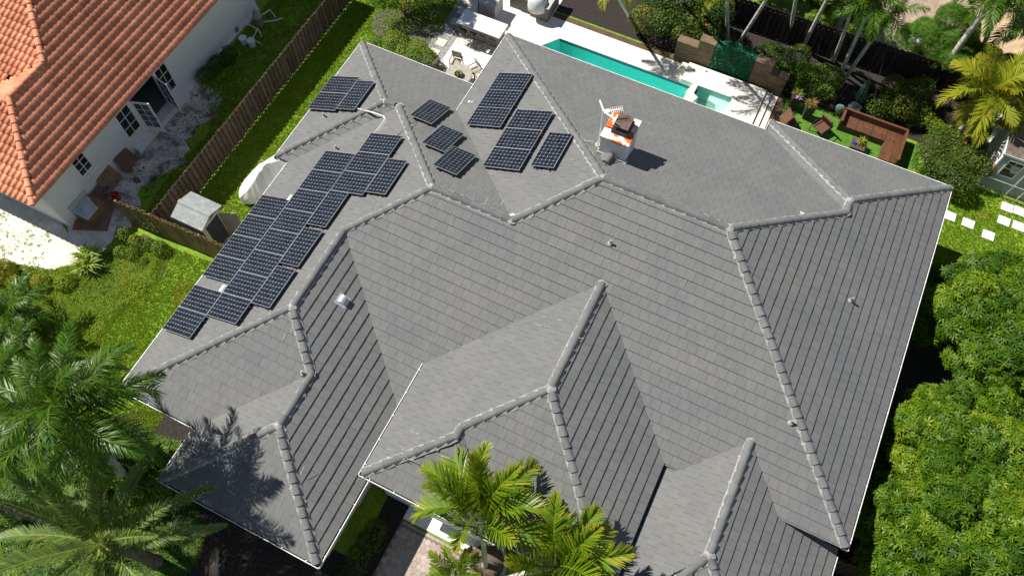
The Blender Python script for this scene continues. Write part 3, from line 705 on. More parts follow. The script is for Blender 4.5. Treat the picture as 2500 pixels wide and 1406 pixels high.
bucket(G(330, 362), .16, .36, m_plw, 'white bucket standing by the wall beneath the open doors'); bucket(G(597, 106), .19, .34, m_plw, 'left of two white lidded buckets behind the neighbour house', 0, True)
bucket(G(617, 113), .19, .36, m_plw, 'right of two white lidded buckets behind the neighbour house', 0, True)
bucket(G(265, 472), .2, .34, m_plg, 'grey bucket next to the leaning dark board'); bucket(G(287, 485), .19, .3, m_plr, 'red bucket behind the end of the fence')
cr = thing('crate', 'wooden crate half wrapped in clear plastic against the wall corner', 'crate', tuple(G(225, 518)))
c0 = Vector((-20.95, -3.05, 0)); M = RZ(c0.x, c0.y, .05, .02)
b = MB(); b.box(-.4, .4, -.5, .5, 0, .55, M); b.build('box', m_ply, cr, bevel=.01)
b = MB(); b.box(-.47, -.405, -.52, .52, .1, .85, M); b.build('back_panel', m_conc, cr)
b = MB(); rr = random.Random(2); n = 9
v = [M @ Vector((-.42+.88*i/(n-1), -.54+1.0*j/(n-1)*(1-.35*i/(n-1)), .575+rr.uniform(-.015, .04)-.35*max(0, i/(n-1)-.86))) for i in range(n) for j in range(n)]
b.add(v, [(i*n+j, i*n+j+1, (i+1)*n+j+1, (i+1)*n+j) for i in range(n-1) for j in range(n-1)]); b.build('plastic_wrap', mat('plastic_film', (.45, .46, .5), .25, .15, 4), cr)
for i, (q, sx, sy, lab) in enumerate([((481, 262), .5, .35, 'pale flat stone lying on the dirt near the far door'), ((447, 225), .45, .45, 'brown paving slab by the wall past the open doors'), ((300, 467), .3, .25, 'small pale rubble piece near the red bucket'), ((335, 442), .35, .2, 'flat grey rubble piece on the bare dirt')]):
    b = MB(); P = G(*q); b.prism([(P.x+sx*math.cos(t)*rr.uniform(.8, 1.1)/1.6, P.y+sy*math.sin(t)*rr.uniform(.8, 1.1)/1.6) for t in [k*.9 for k in range(7)]], .0, .09); tag(b.build('stone', m_conc if i % 2 == 0 else m_card, None, bevel=.012), lab, 'stone')
pf = thing('pool_filter', 'tan pool filter tank with white pipes at the house corner', 'pool filter', tuple(G(633, 60)))
P = G(636, 62); b = MB(); b.lathe([(.2, 0), (.22, .1), (.22, .55), (.24, .57), (.24, .62), (.22, .64), (.2, .8), (.12, .92), (.05, .95), (.05, 1.02)], tuple(P), 16); b.build('tank', mat('tan_tank', (.3, .26, .2), .5, .1, 3), pf, smooth=True)
b = MB(); z = Vector((0, 0, 1))
for pts in [[P+Vector((.2, .1, .2)), P+Vector((.7, .5, .2)), P+Vector((.9, .75, .2))], [P+Vector((-.25, .05, .4)), P+Vector((-.3, -.5, .4)), P+Vector((.45, -.6, .45)), P+Vector((.5, -.65, .02))], [P+Vector((-.3, -.45, .3)), P+Vector((-.9, -.8, .3)), P+Vector((-1.1, -.9, .02))], [P+Vector((.1, .25, .5)), P+Vector((.25, .7, .5)), P+Vector((.4, .75, .02))], [P+Vector((.1, -.4, .1)), P+Vector((.25, -1., .1)), P+Vector((.8, -1.1, .1))]]: b.tube(pts, .03, 7)
b.build('pipes', m_plw, pf)
b = MB(); Q = P+Vector((-.85, -.9, 0)); b.lathe([(.17, 0), (.2, .1), (.17, .35), (.08, .42)], tuple(Q), 14); b.build('pump', m_plg, pf)
# ------------------------------------------------------------------ fences
def fence(p, q, h, m, label, name='wooden_fence', pitch=.26, bw=.19, back=True, rails=True, gap=None):
    p, q = Vector(p), Vector(q); d = (q-p); L = d.length; dn = d.normalized(); sd = Vector((dn.y, -dn.x, 0))
    t = thing(name, label, 'fence', tuple((p+q)/2))
    ms = []
    for k in (.1, .4, .6, .9):
        b = MB(); b.c = k; b.prism([(-bw/2, -.009), (bw/2, -.009), (bw/2, .009), (-bw/2, .009)], .04, h); ms.append(b.mesh('board', m))
    n = int(L/pitch)
    for i in range(n):
        for s_ in ((1, -1) if back else (1,)):
            o = p+dn*(pitch*(i+.5+(0 if s_ > 0 else .5)))+sd*(.03*s_)
            M = frame(o+Vector((0, 0, random.uniform(-.02, .015))), dn, (0, 0, 1)) @ Matrix.Rotation(random.uniform(-.012, .012), 4, 'Y')
            inst('board', random.choice(ms), M, t)
    for z in (.35, h*.55, h-.25):
        b = MB(); b.beam(p+Vector((0, 0, z)), q+Vector((0, 0, z)), .035, .09); b.build('rail', m, t)
    b0 = MB(); b0.box(-.045, .045, -.045, .045, 0, h+.02); pm_ = b0.mesh('post', m); k = 0
    while k <= L: inst('post', pm_, frame(p+dn*k, dn, (0, 0, 1)), t); k += 2.4
    return t
fence((-17.5, -2.55, 0), (-17.5, 12.8, 0), 1.66, m_fence, 'long brown wooden fence between the two houses')
fence((-19.02, -2.72, 0), (-17.6, -2.6, 0), 1.9, m_fenceg, 'short golden wooden fence section in front of the red bucket', back=True)
fence((-17.45, -2.6, 0), (-13.0, -2.42, 0), 1.8, m_fenceg, 'weathered wooden fence and gate between side fence and grey house', pitch=.2, bw=.15, back=True)
fence((13.2, 20.05, 0), (-3.4, 19.65, 0), 1.8, m_fenced, 'dark brown wooden fence behind the palms at the back', pitch=.26, bw=.2)
fence((11.4, -3.35, 0), (15.8, -2.7, 0), 1.75, m_fence, 'short brown fence below the mango tree at lower right', pitch=.24, bw=.2)
# ------------------------------------------------------------------ shed
sh = thing('garden_shed', 'small shed with a pale grey shingle roof inside the fence corner', 'shed', (-15.65, -1.7, 0))
b = MB(); b.box(-16.3, -15.0, -2.3, -1.15, 0, 1.9); b.build('wall', mat('shed_wall', (.5, .46, .38), .8, .1, 2), sh)
m_shing = mat('pale_shingle', (.28, .295, .285), .85, .1, 3, rn=.12)
for s_, nm in ((-1, 'roof_slope'), (1, 'roof_slope')):
    yr, ye = -1.7, -1.7+s_*.68; zr, ze = 2.28, 2.03
    b = MB(); b.add([(-16.42, yr, zr), (-14.85, yr, zr), (-14.85, ye, ze), (-16.42, ye, ze), (-16.42, yr, zr-.05), (-14.85, yr, zr-.05), (-14.85, ye, ze-.05), (-16.42, ye, ze-.05)], [(0, 1, 2, 3) if s_ < 0 else (3, 2, 1, 0), (4, 7, 6, 5), (0, 4, 5, 1), (1, 5, 6, 2), (2, 6, 7, 3), (3, 7, 4, 0)])
    o = b.build(nm, m_shing, sh)
    for c in range(5):
        for k in range(6):
            g0, g1 = c/5, (c+1)/5; x0 = -16.41+.26*k+(.13 if c % 2 else 0); x1 = min(x0+.254, -14.86)
            if x1-x0 < .05: continue
            b = MB(); b.c = random.random(); f0 = lambda t: (yr+(ye-yr)*t, zr+(ze-zr)*t)
            ya, za = f0(g0); yb, zb = f0(g1); b.add([(x0, ya, za+.006), (x1, ya, za+.006), (x1, yb, zb+.016), (x0, yb, zb+.016), (x0, yb, zb), (x1, yb, zb)], [(0, 1, 2, 3) if s_ < 0 else (3, 2, 1, 0), (3, 2, 5, 4)]); b.build('shingle', m_shing, o)
b = MB(); b.box(-16.42, -14.84, -1.78, -1.62, 2.275, 2.31); b.build('ridge_cap', m_shing, sh)
b = MB(); b.box(-15.0, -14.98, -2.1, -1.35, .1, 1.75); b.build('opening_shade_panel', m_dark, sh)  # flat dark panel on a solid wall, coloured as the shaded inside
b = MB(); b.box(-.02, .02, 0, .7, .05, 1.7, RZ(-14.96, -1.3, 0, math.radians(-58))); b.build('door', mat('shed_door', (.3, .27, .22), .8), sh)
# ------------------------------------------------------------------ covered jet boat on the lawn
bt_ = thing('covered_boat', 'boat under a white fitted cover on the lawn beside the eave', 'boat', (-14.9, 1.2, 0))
m_cov = mat('white_cover', (.74, .73, .7), .7, .05, 2, bump=.3, bs=5)
ts = np.linspace(0, 1, 34); kx_ = [0, .05, .14, .28, .45, .6, .72, .86, 1]
axx = np.interp(ts, [0, 1], [-15.4, -14.72]); axy = np.interp(ts, [0, 1], [.22, 2.85])
wid = np.interp(ts, kx_, [.06, .3, .5, .66, .73, .76, .74, .7, .6]); top = np.interp(ts, kx_, [.55, .68, .82, 1.02, 1.38, 1.5, 1.28, 1.08, .98]); V = []; n = 35; rb = random.Random(3)
d = Vector((.25, 1, 0)).normalized(); l = Vector((d.y, -d.x, 0)); wr = [[rb.uniform(-1, 1) for _ in range(6)] for _ in range(3)]
for i, t_ in enumerate(ts):
    for j in range(n):
        s_ = -1+2*j/(n-1); a = abs(s_); e_ = (s_-.32)/.68 if s_ > .32 else (.32-s_)/1.32; k = (1-e_)**.85 if s_ > .32 else 1-e_**1.5
        fold = sum(math.sin((3+2.3*m)*t_*7+wr[0][m]*6+s_*(2+m)*1.7)*.006/(1+.4*m) for m in range(5))*(1.6 if s_ > .32 else .25)*(1-a)**.4
        z = .40+(top[i]-.40)*k+fold-(.28 if a > .96 else 0)
        V.append(Vector((axx[i], axy[i], 0))+l*(wid[i]*s_*(1.0 if a < .96 else .94)+fold*.6)+Vector((0, 0, z)))
b = MB(); m_ = len(ts); b.add(V, [(i*n+j, i*n+j+1, (i+1)*n+j+1, (i+1)*n+j)[::-1] for i in range(m_-1) for j in range(n-1)]+[tuple(range(n)), tuple((m_-1)*n+j for j in range(n))[::-1]])
o = b.build('cover', m_cov, bt_, smooth=False)
b = MB()
for y0, y1, w_ in ((.6, 1.2, .4), (1.2, 2.7, .55)): b.box(-15.1-w_*.6, -15.1+w_*1.3, y0, y1, .18, .42)
b.build('hull', m_white, bt_, bevel=.05)
b = MB(); b.beam((-15.3, .5, .3), (-14.75, 2.7, .3), .08, .08); b.tube([(-15.55, 1.9, .17), (-15.45, 1.87, .17)], .17, 14); b.tube([(-14.3, 1.6, .17), (-14.2, 1.57, .17)], .17, 14); b.build('trailer', m_black, bt_)
# ------------------------------------------------------------------ patio: bar, stools, kitchen, table
bar = thing('patio_bar', 'outdoor bar counter with a long white top and dark stone front', 'bar counter', (-10.3, 13.4, 0))
b = MB(); b.box(-11.35, -9.3, 13.2, 13.78, .03, 1.0); b.build('base', mat('bar_stone', (.24, .2, .165), .8, .2, 5, bump=.3), bar)
b = MB(); b.box(-11.5, -9.18, 12.93, 13.9, 1.0, 1.06); b.build('top', mat('white_counter', (.76, .76, .75), .4, .03, 1), bar, bevel=.008)
def stool(x, y, a, label):
    t = thing('bar_stool', label, 'stool', (x, y, .03), 'bar stools along the counter'); M = RZ(x, y, .03, a)
    b = MB(); b.box(-.17, .17, -.16, .16, .7, .74, M); b.build('seat', m_black, t, bevel=.01)
    b = MB(); b.box(-.17, .17, -.18, -.155, .78, .98, M); b.build('backrest', m_black, t, bevel=.008)
    for sx in (-1, 1):
        for sy in (-1, 1):
            b = MB(); b.tube([M @ Vector((.14*sx, .13*sy, .7)), M @ Vector((.2*sx, .19*sy, 0))], .011, 6); b.build('leg', m_black, t)
    b = MB()
    for s_ in (-1, 1): b.tube([M @ Vector((.14*s_, -.165, .7)), M @ Vector((.14*s_, -.175, .9))], .01, 6); b.tube([M @ Vector((-.18, .17*s_, .25)), M @ Vector((.18, .17*s_, .25))], .009, 6)
    b.build('frame', m_black, t)
for i, x in enumerate((-11.08, -10.6, -10.1, -9.58)): stool(x, 12.83, random.uniform(-.12, .12), '%s black bar stool from the gravel path' % ORD[i])
kt = thing('outdoor_kitchen', 'stone outdoor kitchen block with white top at the deck edge', 'outdoor kitchen', (-9.2, 16.4, 0))
b = MB(); b.box(-8.9, -7.95, 15.82, 17.2, .03, .88); b.box(-10.1, -8.9, 15.95, 17.2, .03, .87); b.build('base', mat('kitchen_stone', (.16, .14, .125), .8, .2, 5, bump=.3), kt)
b = MB(); b.box(-8.15, -7.9, 15.78, 17.25, .88, .93); b.box(-10.15, -9.0, 15.9, 17.25, .87, .92); b.build('top', m_conc, kt)
gc = MB(); rr = random.Random(5)
gc.lathe([(.5, -.35), (.48, -.12), (.46, .1), (.36, .3), (.2, .4), (.05, .43)], (-8.6, 15.98, .95), 22); gc.v = [(x*1+rr.uniform(-.02, .02), y+rr.uniform(-.02, .02), z+rr.uniform(-.02, .02)) for x, y, z in gc.v]
tag(gc.build('grill_cover', mat('grey_white_cover', (.55, .56, .57), .7, .1, 3), None, smooth=True), 'round grill under a pale grey cover on the kitchen block', 'grill')
sb = MB(); sb.box(-11.55, -11.25, 13.95, 15.6, .03, .95); sb.box(-11.2, -10.3, 14.7, 15.6, .03, .94); tag(sb.build('side_counter', m_conc, None, bevel=.01), 'pale grey side counter behind the bar', 'counter')
# table with chairs
tb = thing('patio_table', 'round stone patio table near the grey roof edge', 'table', (-10.0, 10.42, .03))
b = MB(); b.lathe([(.62, 0), (.64, .02), (.64, .045), (.62, .06)], (-10.02, 10.38, .7), 40); b.build('table_top', mat('stone_top', (.36, .32, .27), .6, .15, 5), tb)
b = MB(); b.lathe([(.3, 0), (.28, .04), (.1, .1), (.08, .6), (.25, .67)], (-10.02, 10.38, .03), 20); b.build('pedestal', m_black, tb)
bw = thing('plant_bowl', 'dark round bowl with a yellow-green succulent on the patio table', 'planter', (-10.0, 10.3, .76))
b = MB(); b.lathe([(.13, 0), (.2, .1), (.21, .11), (.19, .1), (.1, .06)], (-9.98, 10.3, .76), 20); b.build('bowl', m_black, bw)
def pchair(x, y, a, label):
    t = thing('patio_chair', label, 'chair', (x, y, .03), 'chairs around the patio table'); M = RZ(x, y, .03, a)
    m_fr = MATS.setdefault('chair', mat('taupe_frame', (.19, .165, .14), .6, .1, 4)); m_sl = MATS.setdefault('sling', mat('taupe_sling', (.36, .32, .26), .8, .1, 6))
    b = MB(); b.box(-.23, .23, -.22, .24, .41, .45, M); b.build('seat', m_sl, t, bevel=.01)
    B = M @ Matrix.Translation((0, -.24, .45)) @ Matrix.Rotation(math.radians(-14), 4, 'X')
    b = MB(); b.box(-.19, .19, -.012, .012, .06, .52, B); b.build('sling', m_sl, t)
    b = MB()
    for s_ in (-1, 1): b.box(s_*.225-.02, s_*.225+.02, -.02, .02, 0, .6, B)
    b.box(-.2, .2, -.021, .021, .53, .6, B); b.build('back_frame', m_fr, t, bevel=.006)
    for sx in (-1, 1):
        for sy in (-1, 1):
            b = MB(); b.beam(M @ Vector((.24*sx, .22*sy, .43)), M @ Vector((.26*sx, .25*sy, 0)), .035, .035); b.build('leg', m_fr, t)
        b = MB(); b.beam(M @ Vector((.26*sx, -.25, .64)), M @ Vector((.26*sx, .24, .63)), .05, .025); b.beam(M @ Vector((.26*sx, .22, .63)), M @ Vector((.25*sx, .22, .43)), .03, .03); b.build('armrest', m_fr, t)
MATS = {}
pchair(-10.62, 11.2, math.pi+.12, 'taupe patio chair on the bar side, left of the other'); pchair(-9.55, 11.15, math.pi-.55, 'taupe patio chair on the right of the round table'); pchair(-11.15, 10.4, -math.pi/2-.2, 'dark patio chair half hidden at the left, behind the eave'); pchair(-9.1, 10.45, math.pi/2+.1, 'dark patio chair tucked at the right by the roof edge')
# stepping stones in the gravel
def slabs(parent_name, pts, sx, sy, m, label, z0=.0, h=.04, rot=0.):
    pass
gp = struct(MB().box(-12.55, -11.55, 8.95, 20, .0062, .0075).build('stepping_path', m_gravel))
b = MB(); b.box(-.24, .24, -.23, .23, .006, .045); me_st = b.mesh('stepping_stone', mat('cream_stone', (.58, .54, .46), .8, .06, 3))
for y in (10.85, 11.58, 12.31, 13.07, 13.84, 14.6, 15.35): inst('stepping_stone', me_st, RZ(-12.06+random.uniform(-.02, .02), y, 0, random.uniform(-.03, .03)), gp)
gs = MB()
# gravel pebbles
n = 5200; pos = np.stack([rng.uniform(-12.6, -11.52, n), rng.uniform(10.2, 15.6, n), np.full(n, .006)], 1)
keep = ~((np.abs(pos[:, 0]+12.06) < .23) & (np.abs(((pos[:, 1]-10.85) % .75)-.0) < .2)); pos = pos[keep]; n = len(pos)
oct_v = [(1, 0, 0), (0, 1, 0), (-1, 0, 0), (0, -1, 0), (0, 0, .7)]; oct_f = [(0, 1, 4), (1, 2, 4), (2, 3, 4), (3, 0, 4)]
V, F, r_ = scat(oct_v, oct_f, pos, frames(np.array([[0, 0, 1.]]*n)+rng.normal(0, .1, (n, 3))), rng.uniform(.018, .04, n), rng.random(n))
o = link('gravel', npmesh('gravel', V, F, m_gravel, r_)); tag(o, 'loose grey gravel around the cream stepping stones', 'gravel', kind='stuff')
# ------------------------------------------------------------------ pool and spa
def watermat(name, tint):
    m = bpy.data.materials.new(name); m.use_nodes = True; t = m.node_tree; L = t.links.new
    for n in list(t.nodes):
        if n.type == 'BSDF_PRINCIPLED': t.nodes.remove(n)
    tr = t.nodes.new('ShaderNodeBsdfTransparent'); tr.inputs[0].default_value = (*tint, 1)
    gl = t.nodes.new('ShaderNodeBsdfGlossy'); gl.inputs['Roughness'].default_value = .04
    fr = t.nodes.new('ShaderNodeFresnel'); fr.inputs[0].default_value = 1.33
    g = t.nodes.new('ShaderNodeNewGeometry'); nz = t.nodes.new('ShaderNodeTexNoise'); nz.inputs['Scale'].default_value = 3.5; nz.inputs['Detail'].default_value = 3
    bp = t.nodes.new('ShaderNodeBump'); bp.inputs['Strength'].default_value = .25; bp.inputs['Distance'].default_value = .05
    L(g.outputs['Position'], nz.inputs['Vector']); L(nz.outputs['Fac'], bp.inputs['Height']); L(bp.outputs[0], gl.inputs['Normal']); L(bp.outputs[0], fr.inputs['Normal'])
    mx = t.nodes.new('ShaderNodeMixShader'); L(fr.outputs[0], mx.inputs[0]); L(tr.outputs[0], mx.inputs[1]); L(gl.outputs[0], mx.inputs[2]); L(mx.outputs[0], t.nodes['Material Output'].inputs[0])
    return m
m_water = watermat('pool_water', (.8, .985, .975)); m_spaw = watermat('spa_water', (.78, .96, .95))
m_plast = mat('pool_plaster', (.19, .72, .66), .7, .06, 2); m_spap = mat('spa_plaster', (.3, .58, .52), .7, .06, 3)
po = thing('swimming_pool', 'long narrow swimming pool with teal water along the back of the house', 'swimming pool', (-3.8, 13.7, 0))
b = MB(); X1 = .3
b.poly([(PX0, PY0, -1.35), (X1, PY0, -1.35), (X1, PY1, -1.35), (PX0, PY1, -1.35)])
b.poly([(PX0, PY0, -1.35), (PX0, PY1, -1.35), (PX0, PY1, 0), (PX0, PY0, 0)]); b.poly([(PX0, PY1, -1.35), (X1, PY1, -1.35), (X1, PY1, 0), (PX0, PY1, 0)])
b.poly([(PX0, PY0, 0), (X1, PY0, 0), (X1, PY0, -1.35), (PX0, PY0, -1.35)]); b.poly([(X1, PY0, 0), (X1, PY1, 0), (X1, PY1, -1.35), (X1, PY0, -1.35)])
b.poly([(PX0, 14.35, -1.35), (PX0, 14.35, 0), (-6.95, PY1, 0), (-6.95, PY1, -1.35)])
b.build('basin', m_plast, po)
b = MB(); b.poly([(PX0, PY0, -.1), (X1, PY0, -.1), (X1, PY1, -.1), (PX0, PY1, -.1)]); b.build('water', m_water, po)
b = MB(); b.box(-6.95, X1, PY1-.012, PY1-.001, -.16, .0); b.build('waterline_tiles', mat('blue_tile', (.03, .14, .2), .3, .3, 14), po)
sd = thing('raised_spa', 'raised cream spa terrace with an angular hot tub and steps', 'hot tub', (1.3, 15, 0))
ZD = .3; SX0, SX1, SY0, SY1 = .2, 1.93, 13.2, 15.15
b = MB(); b.prism(rect(-.62, 3.25, SY1, 16.3), .03, ZD); b.prism([(SX1-.12, SY0), (3.25, SY0-1), (3.25, SY1), (SX1, SY1), (SX1, 14.8)], .03, ZD-.001)
b.prism([(-.15, 14.55), (.36, 14.2), (.47, 14.45), (SX0, 14.6), (SX0+.02, SY1), (.0, SY1)], -.9, ZD-.002); b.prism([(-.05, 12.2), (.3, 12.2), (.36, 14.2), (-.15, 14.55)], -.9, .02)
b.build('terrace', m_deck, sd)
b = MB(); b.prism(rect(.3, 2.05, 12.2, 15.2), -.75, -.62)
for a in (rect(1.93, 2.04, 12.3, 15.15), rect(.2, 2.04, 15.13, 15.2)): b.prism(a, -.62, ZD-.005)
b.build('basin', m_spap, sd)
b = MB(); b.prism([(SX1, 13.3), (SX1, SY1-.02), (.9, SY1-.02), (.9, 14.85), (1.35, 14.7), (1.55, 14.3), (1.5, 13.3)], -.62, -.06); b.build('bench', mat('spa_bench', (.62, .66, .6), .7, .05, 3), sd)
b = MB(); b.poly([(.2, 12.4, .12), (1.93, 12.4, .12), (1.93, 15.13, .12), (.2, 15.13, .12)]); b.build('water', m_spaw, sd)
b = MB(); b.box(3.262, 3.55, 12.5, 16.3, .03, .2); b.build('step', m_deck, sd); b = MB(); b.box(3.562, 3.85, 12.5, 16.3, .03, .11); b.build('step', m_deck, sd)
b = MB(); b.box(3.251, 3.261, 12.5, 16.3, .03, ZD-.02); b.box(3.551, 3.561, 12.5, 16.3, .03, .18); b.build('riser', m_brownw, sd)
b = MB(); b.prism(rect(-.95, -.621, 15.8, 16.3), .031, .17); b.build('step', m_deck, sd)
for q in ((1724, 175), (1820, 209)):
    b = MB(); P = G(*q, ZD); b.lathe([(.07, 0), (.07, .02), (.03, .03)], tuple(P), 14); b.build('deck_light', m_lead, sd)
# privacy wall of planks with an artificial hedge in the middle
pw = thing('privacy_wall', 'stepped brown plank privacy wall behind the hot tub', 'wall', (1.2, 16.6, 0))
for x0, x1, h in ((-1.48, -.46, 1.22), (-.46, .3, 1.72), (2.27, 3.1, 1.68), (3.1, 3.9, 1.2)):
    b = MB(); b.box(x0+.01, x1-.01, 16.45, 16.84, 0, h-.05); b.build('core', m_brownw, pw)
    z = .02; 
    while z < h-.08:
        hh = min(.138, h-.05-z); b = MB(); b.c = random.random(); b.box(x0, x1, 16.42, 16.449, z, z+hh-.008); b.build('plank', m_tanw, pw); z += .138
    b = MB(); b.box(x0-.01, x1+.01, 16.41, 16.86, h-.05, h); b.build('coping', m_tanw, pw)
ah = thing('artificial_hedge', 'glossy dark green artificial leaf panel in the plank wall', 'hedge panel', (1.28, 16.6, 0))
b = MB(); pts = [(.32, 0), (2.25, 0), (2.25, 1.62)]+[(2.25-.193*i, 1.62+.28*math.sin(math.pi*i/10)) for i in range(1, 10)]+[(.32, 1.62)]
b.add([(x, 16.46, z) for x, z in pts]+[(x, 16.82, z) for x, z in pts], [tuple(range(len(pts))), tuple(range(len(pts), 2*len(pts)))[::-1]]+[(i, (i+1) % len(pts)+0, (i+1) % len(pts)+len(pts), i+len(pts))[::-1] for i in range(len(pts))])
b.build('panel', mat('hedge_panel_green', (.012, .08, .035), .6), ah)
leaf_v = [(0, 0, 0), (.5, -.2, .06), (1, 0, -.04), (.5, .2, .06)]; leaf_f = [(0, 1, 2), (0, 2, 3)]
n = 5000; x = rng.uniform(.32, 2.25, n); z = rng.uniform(.02, 1, n)*(1.62+.28*np.sin(np.pi*(x-.32)/1.93)); y = np.full(n, 16.45)
k = n//5; z[:k] = 1.62+.28*np.sin(np.pi*(x[:k]-.32)/1.93); y[:k] = rng.uniform(16.45, 16.83, k)
nr = np.tile([0, -.8, .6], (n, 1)).astype(float); nr[:k] = (0, -.1, 1); nr += rng.normal(0, .45, (n, 3))
V, F, r_ = scat(leaf_v, leaf_f, np.stack([x, y, z], 1)-np.array(org(ah)), frames(nr), rng.uniform(.06, .11, n), rng.random(n))
o = link('leaves', npmesh('leaves', V, F, leafmat('plastic_leaf', [(.006, .08, .035), (.012, .16, .07), (.03, .26, .11)], .35, .15), r_), ah); o['kind'] = 'stuff'
# ------------------------------------------------------------------ lounge corner on the turf
m_sofa = mat('reddish_brown_wood', (.125, .05, .024), .6, .25, 4, bump=.15, bs=40, rn=.2); m_wick = mat('brown_wicker', (.13, .06, .035), .8, .25, 10, bump=.4, bs=60)
so_ = thing('corner_sofa', 'large L-shaped brown slatted wooden corner sofa on the turf', 'sofa', (8.4, 15.8, 0))
def slats(x0, x1, y0, y1, z, axis, n, th=.03, m=m_sofa):
    for i in range(n):
        b = MB(); b.c = random.random()
        if axis == 'x': a = y0+(y1-y0)*i/n; c = y0+(y1-y0)*(i+1)/n; b.box(x0, x1, a+.004, c-.004, z, z+th)
        else: a = x0+(x1-x0)*i/n; c = x0+(x1-x0)*(i+1)/n; b.box(a+.004, c-.004, y0, y1, z, z+th)
        b.build('slat', m, so_)
b = MB(); b.box(6.95, 9.65, 15.78, 16.42, .05, .36); b.box(8.97, 9.65, 14.72, 15.775, .05, .359); b.build('base', m_brownw, so_)
slats(6.96, 8.94, 15.76, 16.44, .365, 'x', 8); slats(8.95, 9.66, 14.7, 16.44, .364, 'y', 8)
b = MB(); b.box(6.84, 9.74, 16.45, 16.56, .05, .74); b.build('backrest', m_sofa, so_, bevel=.01); b = MB(); b.box(9.665, 9.76, 14.7, 16.449, .05, .74); b.build('backrest', m_sofa, so_, bevel=.01)
b = MB(); b.box(6.84, 6.94, 15.76, 16.449, .05, .68); b.build('armrest', m_sofa, so_, bevel=.01)
for x in (7.6, 8.3, 8.95): b = MB(); b.box(x-.012, x+.012, 15.78, 16.44, .396, .402); b.build('seam', m_black, so_)
ct = thing('coffee_table', 'small square dark wooden coffee table in front of the sofa', 'table', (7.95, 15.05, 0))
M = RZ(7.95, 15.05, .01, .02); b = MB(); b.box(-.32, .32, -.3, .3, .34, .4, M); b.build('table_top', m_brownw, ct, bevel=.008); b = MB(); b.box(-.28, .28, -.26, .26, 0, .34, M); b.build('base', m_black, ct)
def loung(x, y, a, label):
    t = thing('lounge_chair', label, 'chair', (x, y, 0), 'brown lounge chairs on the turf'); M = RZ(x, y, .01, a)
    b = MB(); b.box(-.3, .3, -.3, .32, .3, .4, M); b.build('seat', m_wick, t, bevel=.03)
    B = M @ Matrix.Translation((0, -.3, .38)) @ Matrix.Rotation(math.radians(-24), 4, 'X')
    b = MB(); b.box(-.31, .31, -.05, .04, -.1, .62, B); b.build('backrest', m_wick, t, bevel=.03)
    for s_ in (-1, 1):
        b = MB(); b.tube([M @ Vector(p) for p in ((.33*s_, -.28, .55), (.34*s_, .1, .6), (.34*s_, .33, .56), (.34*s_, .36, .0))], .022, 8); b.build('armrest', m_black, t)
        b = MB(); b.tube([M @ Vector((.3*s_, -.25, .3)), M @ Vector((.32*s_, -.34, 0))], .02, 8); b.build('leg', m_black, t)
loung(6.2, 15.3, math.radians(150), 'brown wicker lounge chair beside the coffee table'); loung(4.72, 14.95, math.radians(-60), 'brown wicker lounge chair half hidden by the roof, near the steps')
m_pl = mat('charcoal_planter', (.055, .048, .042), .7, .2, 4)
def tallp(x, y, a, label):
    t = thing('tall_planter', label, 'planter', (x, y, 0), 'tapered planters at the turf edge'); b = MB(); M = RZ(x, y, .01, a)
    v = [M @ Vector((sx*w_, sy*w_, z)) for z, w_ in ((0, .15), (.88, .23), (.88, .19), (.8, .19)) for sx, sy in ((-1, -1), (1, -1), (1, 1), (-1, 1))]
    b.add(v, [(3, 2, 1, 0)]+[(4*r+i, 4*r+(i+1) % 4, 4*r+4+(i+1) % 4, 4*r+4+i) for r in range(3) for i in range(4)]+[(12, 13, 14, 15)]); b.build('pot', m_pl, t); return t
tp1 = tallp(4.62, 16.12, .3, 'tall charcoal planter with lilac flowers nearest the plank wall'); tp2 = tallp(5.34, 15.85, .3, 'tall charcoal planter with orange leaves beside the lounge chair')
um = thing('closed_parasol', 'closed green garden parasol standing on the dark bed', 'parasol', (7.25, 17.4, 0))
P0, P1 = Vector((7.28, 17.42, 0)), Vector((7.2, 17.3, 2.15)); b = MB(); b.tube([P0, P1], .022, 8); b.build('pole', m_black, um)
b = MB(); n = 16; v = []; dn = (P1-P0).normalized()
for t_, r0 in ((.3, .26), (.32, .24), (.6, .17), (.85, .11), (.97, .03)):
    for i in range(n):
        a = 2*math.pi*i/n; r1 = r0*(1 if i % 2 else .6); v.append(P0.lerp(P1, t_)+Vector((r1*math.cos(a), r1*math.sin(a), 0)))
b.add(v, [(j*n+i, j*n+(i+1) % n, (j+1)*n+(i+1) % n, (j+1)*n+i) for j in range(4) for i in range(n)]); b.build('canopy', mat('green_canvas', (.05, .11, .08), .8, .2, 5), um)
b = MB(); b.lathe([(.3, 0), (.3, .05), (.08, .09), (.05, .3)], tuple(P0), 18); b.build('foot', m_conc, um)
gp_ = MB(); gp_.lathe([(.13, 0), (.2, .2), (.21, .38), (.17, .42), (.15, .38)], (6.66, 16.75, 0), 20); tag(gp_.build('green_pot', mat('celadon_glaze', (.2, .33, .26), .3, .1, 3), None, smooth=True), 'pale green glazed pot at the left end of the sofa', 'pot')
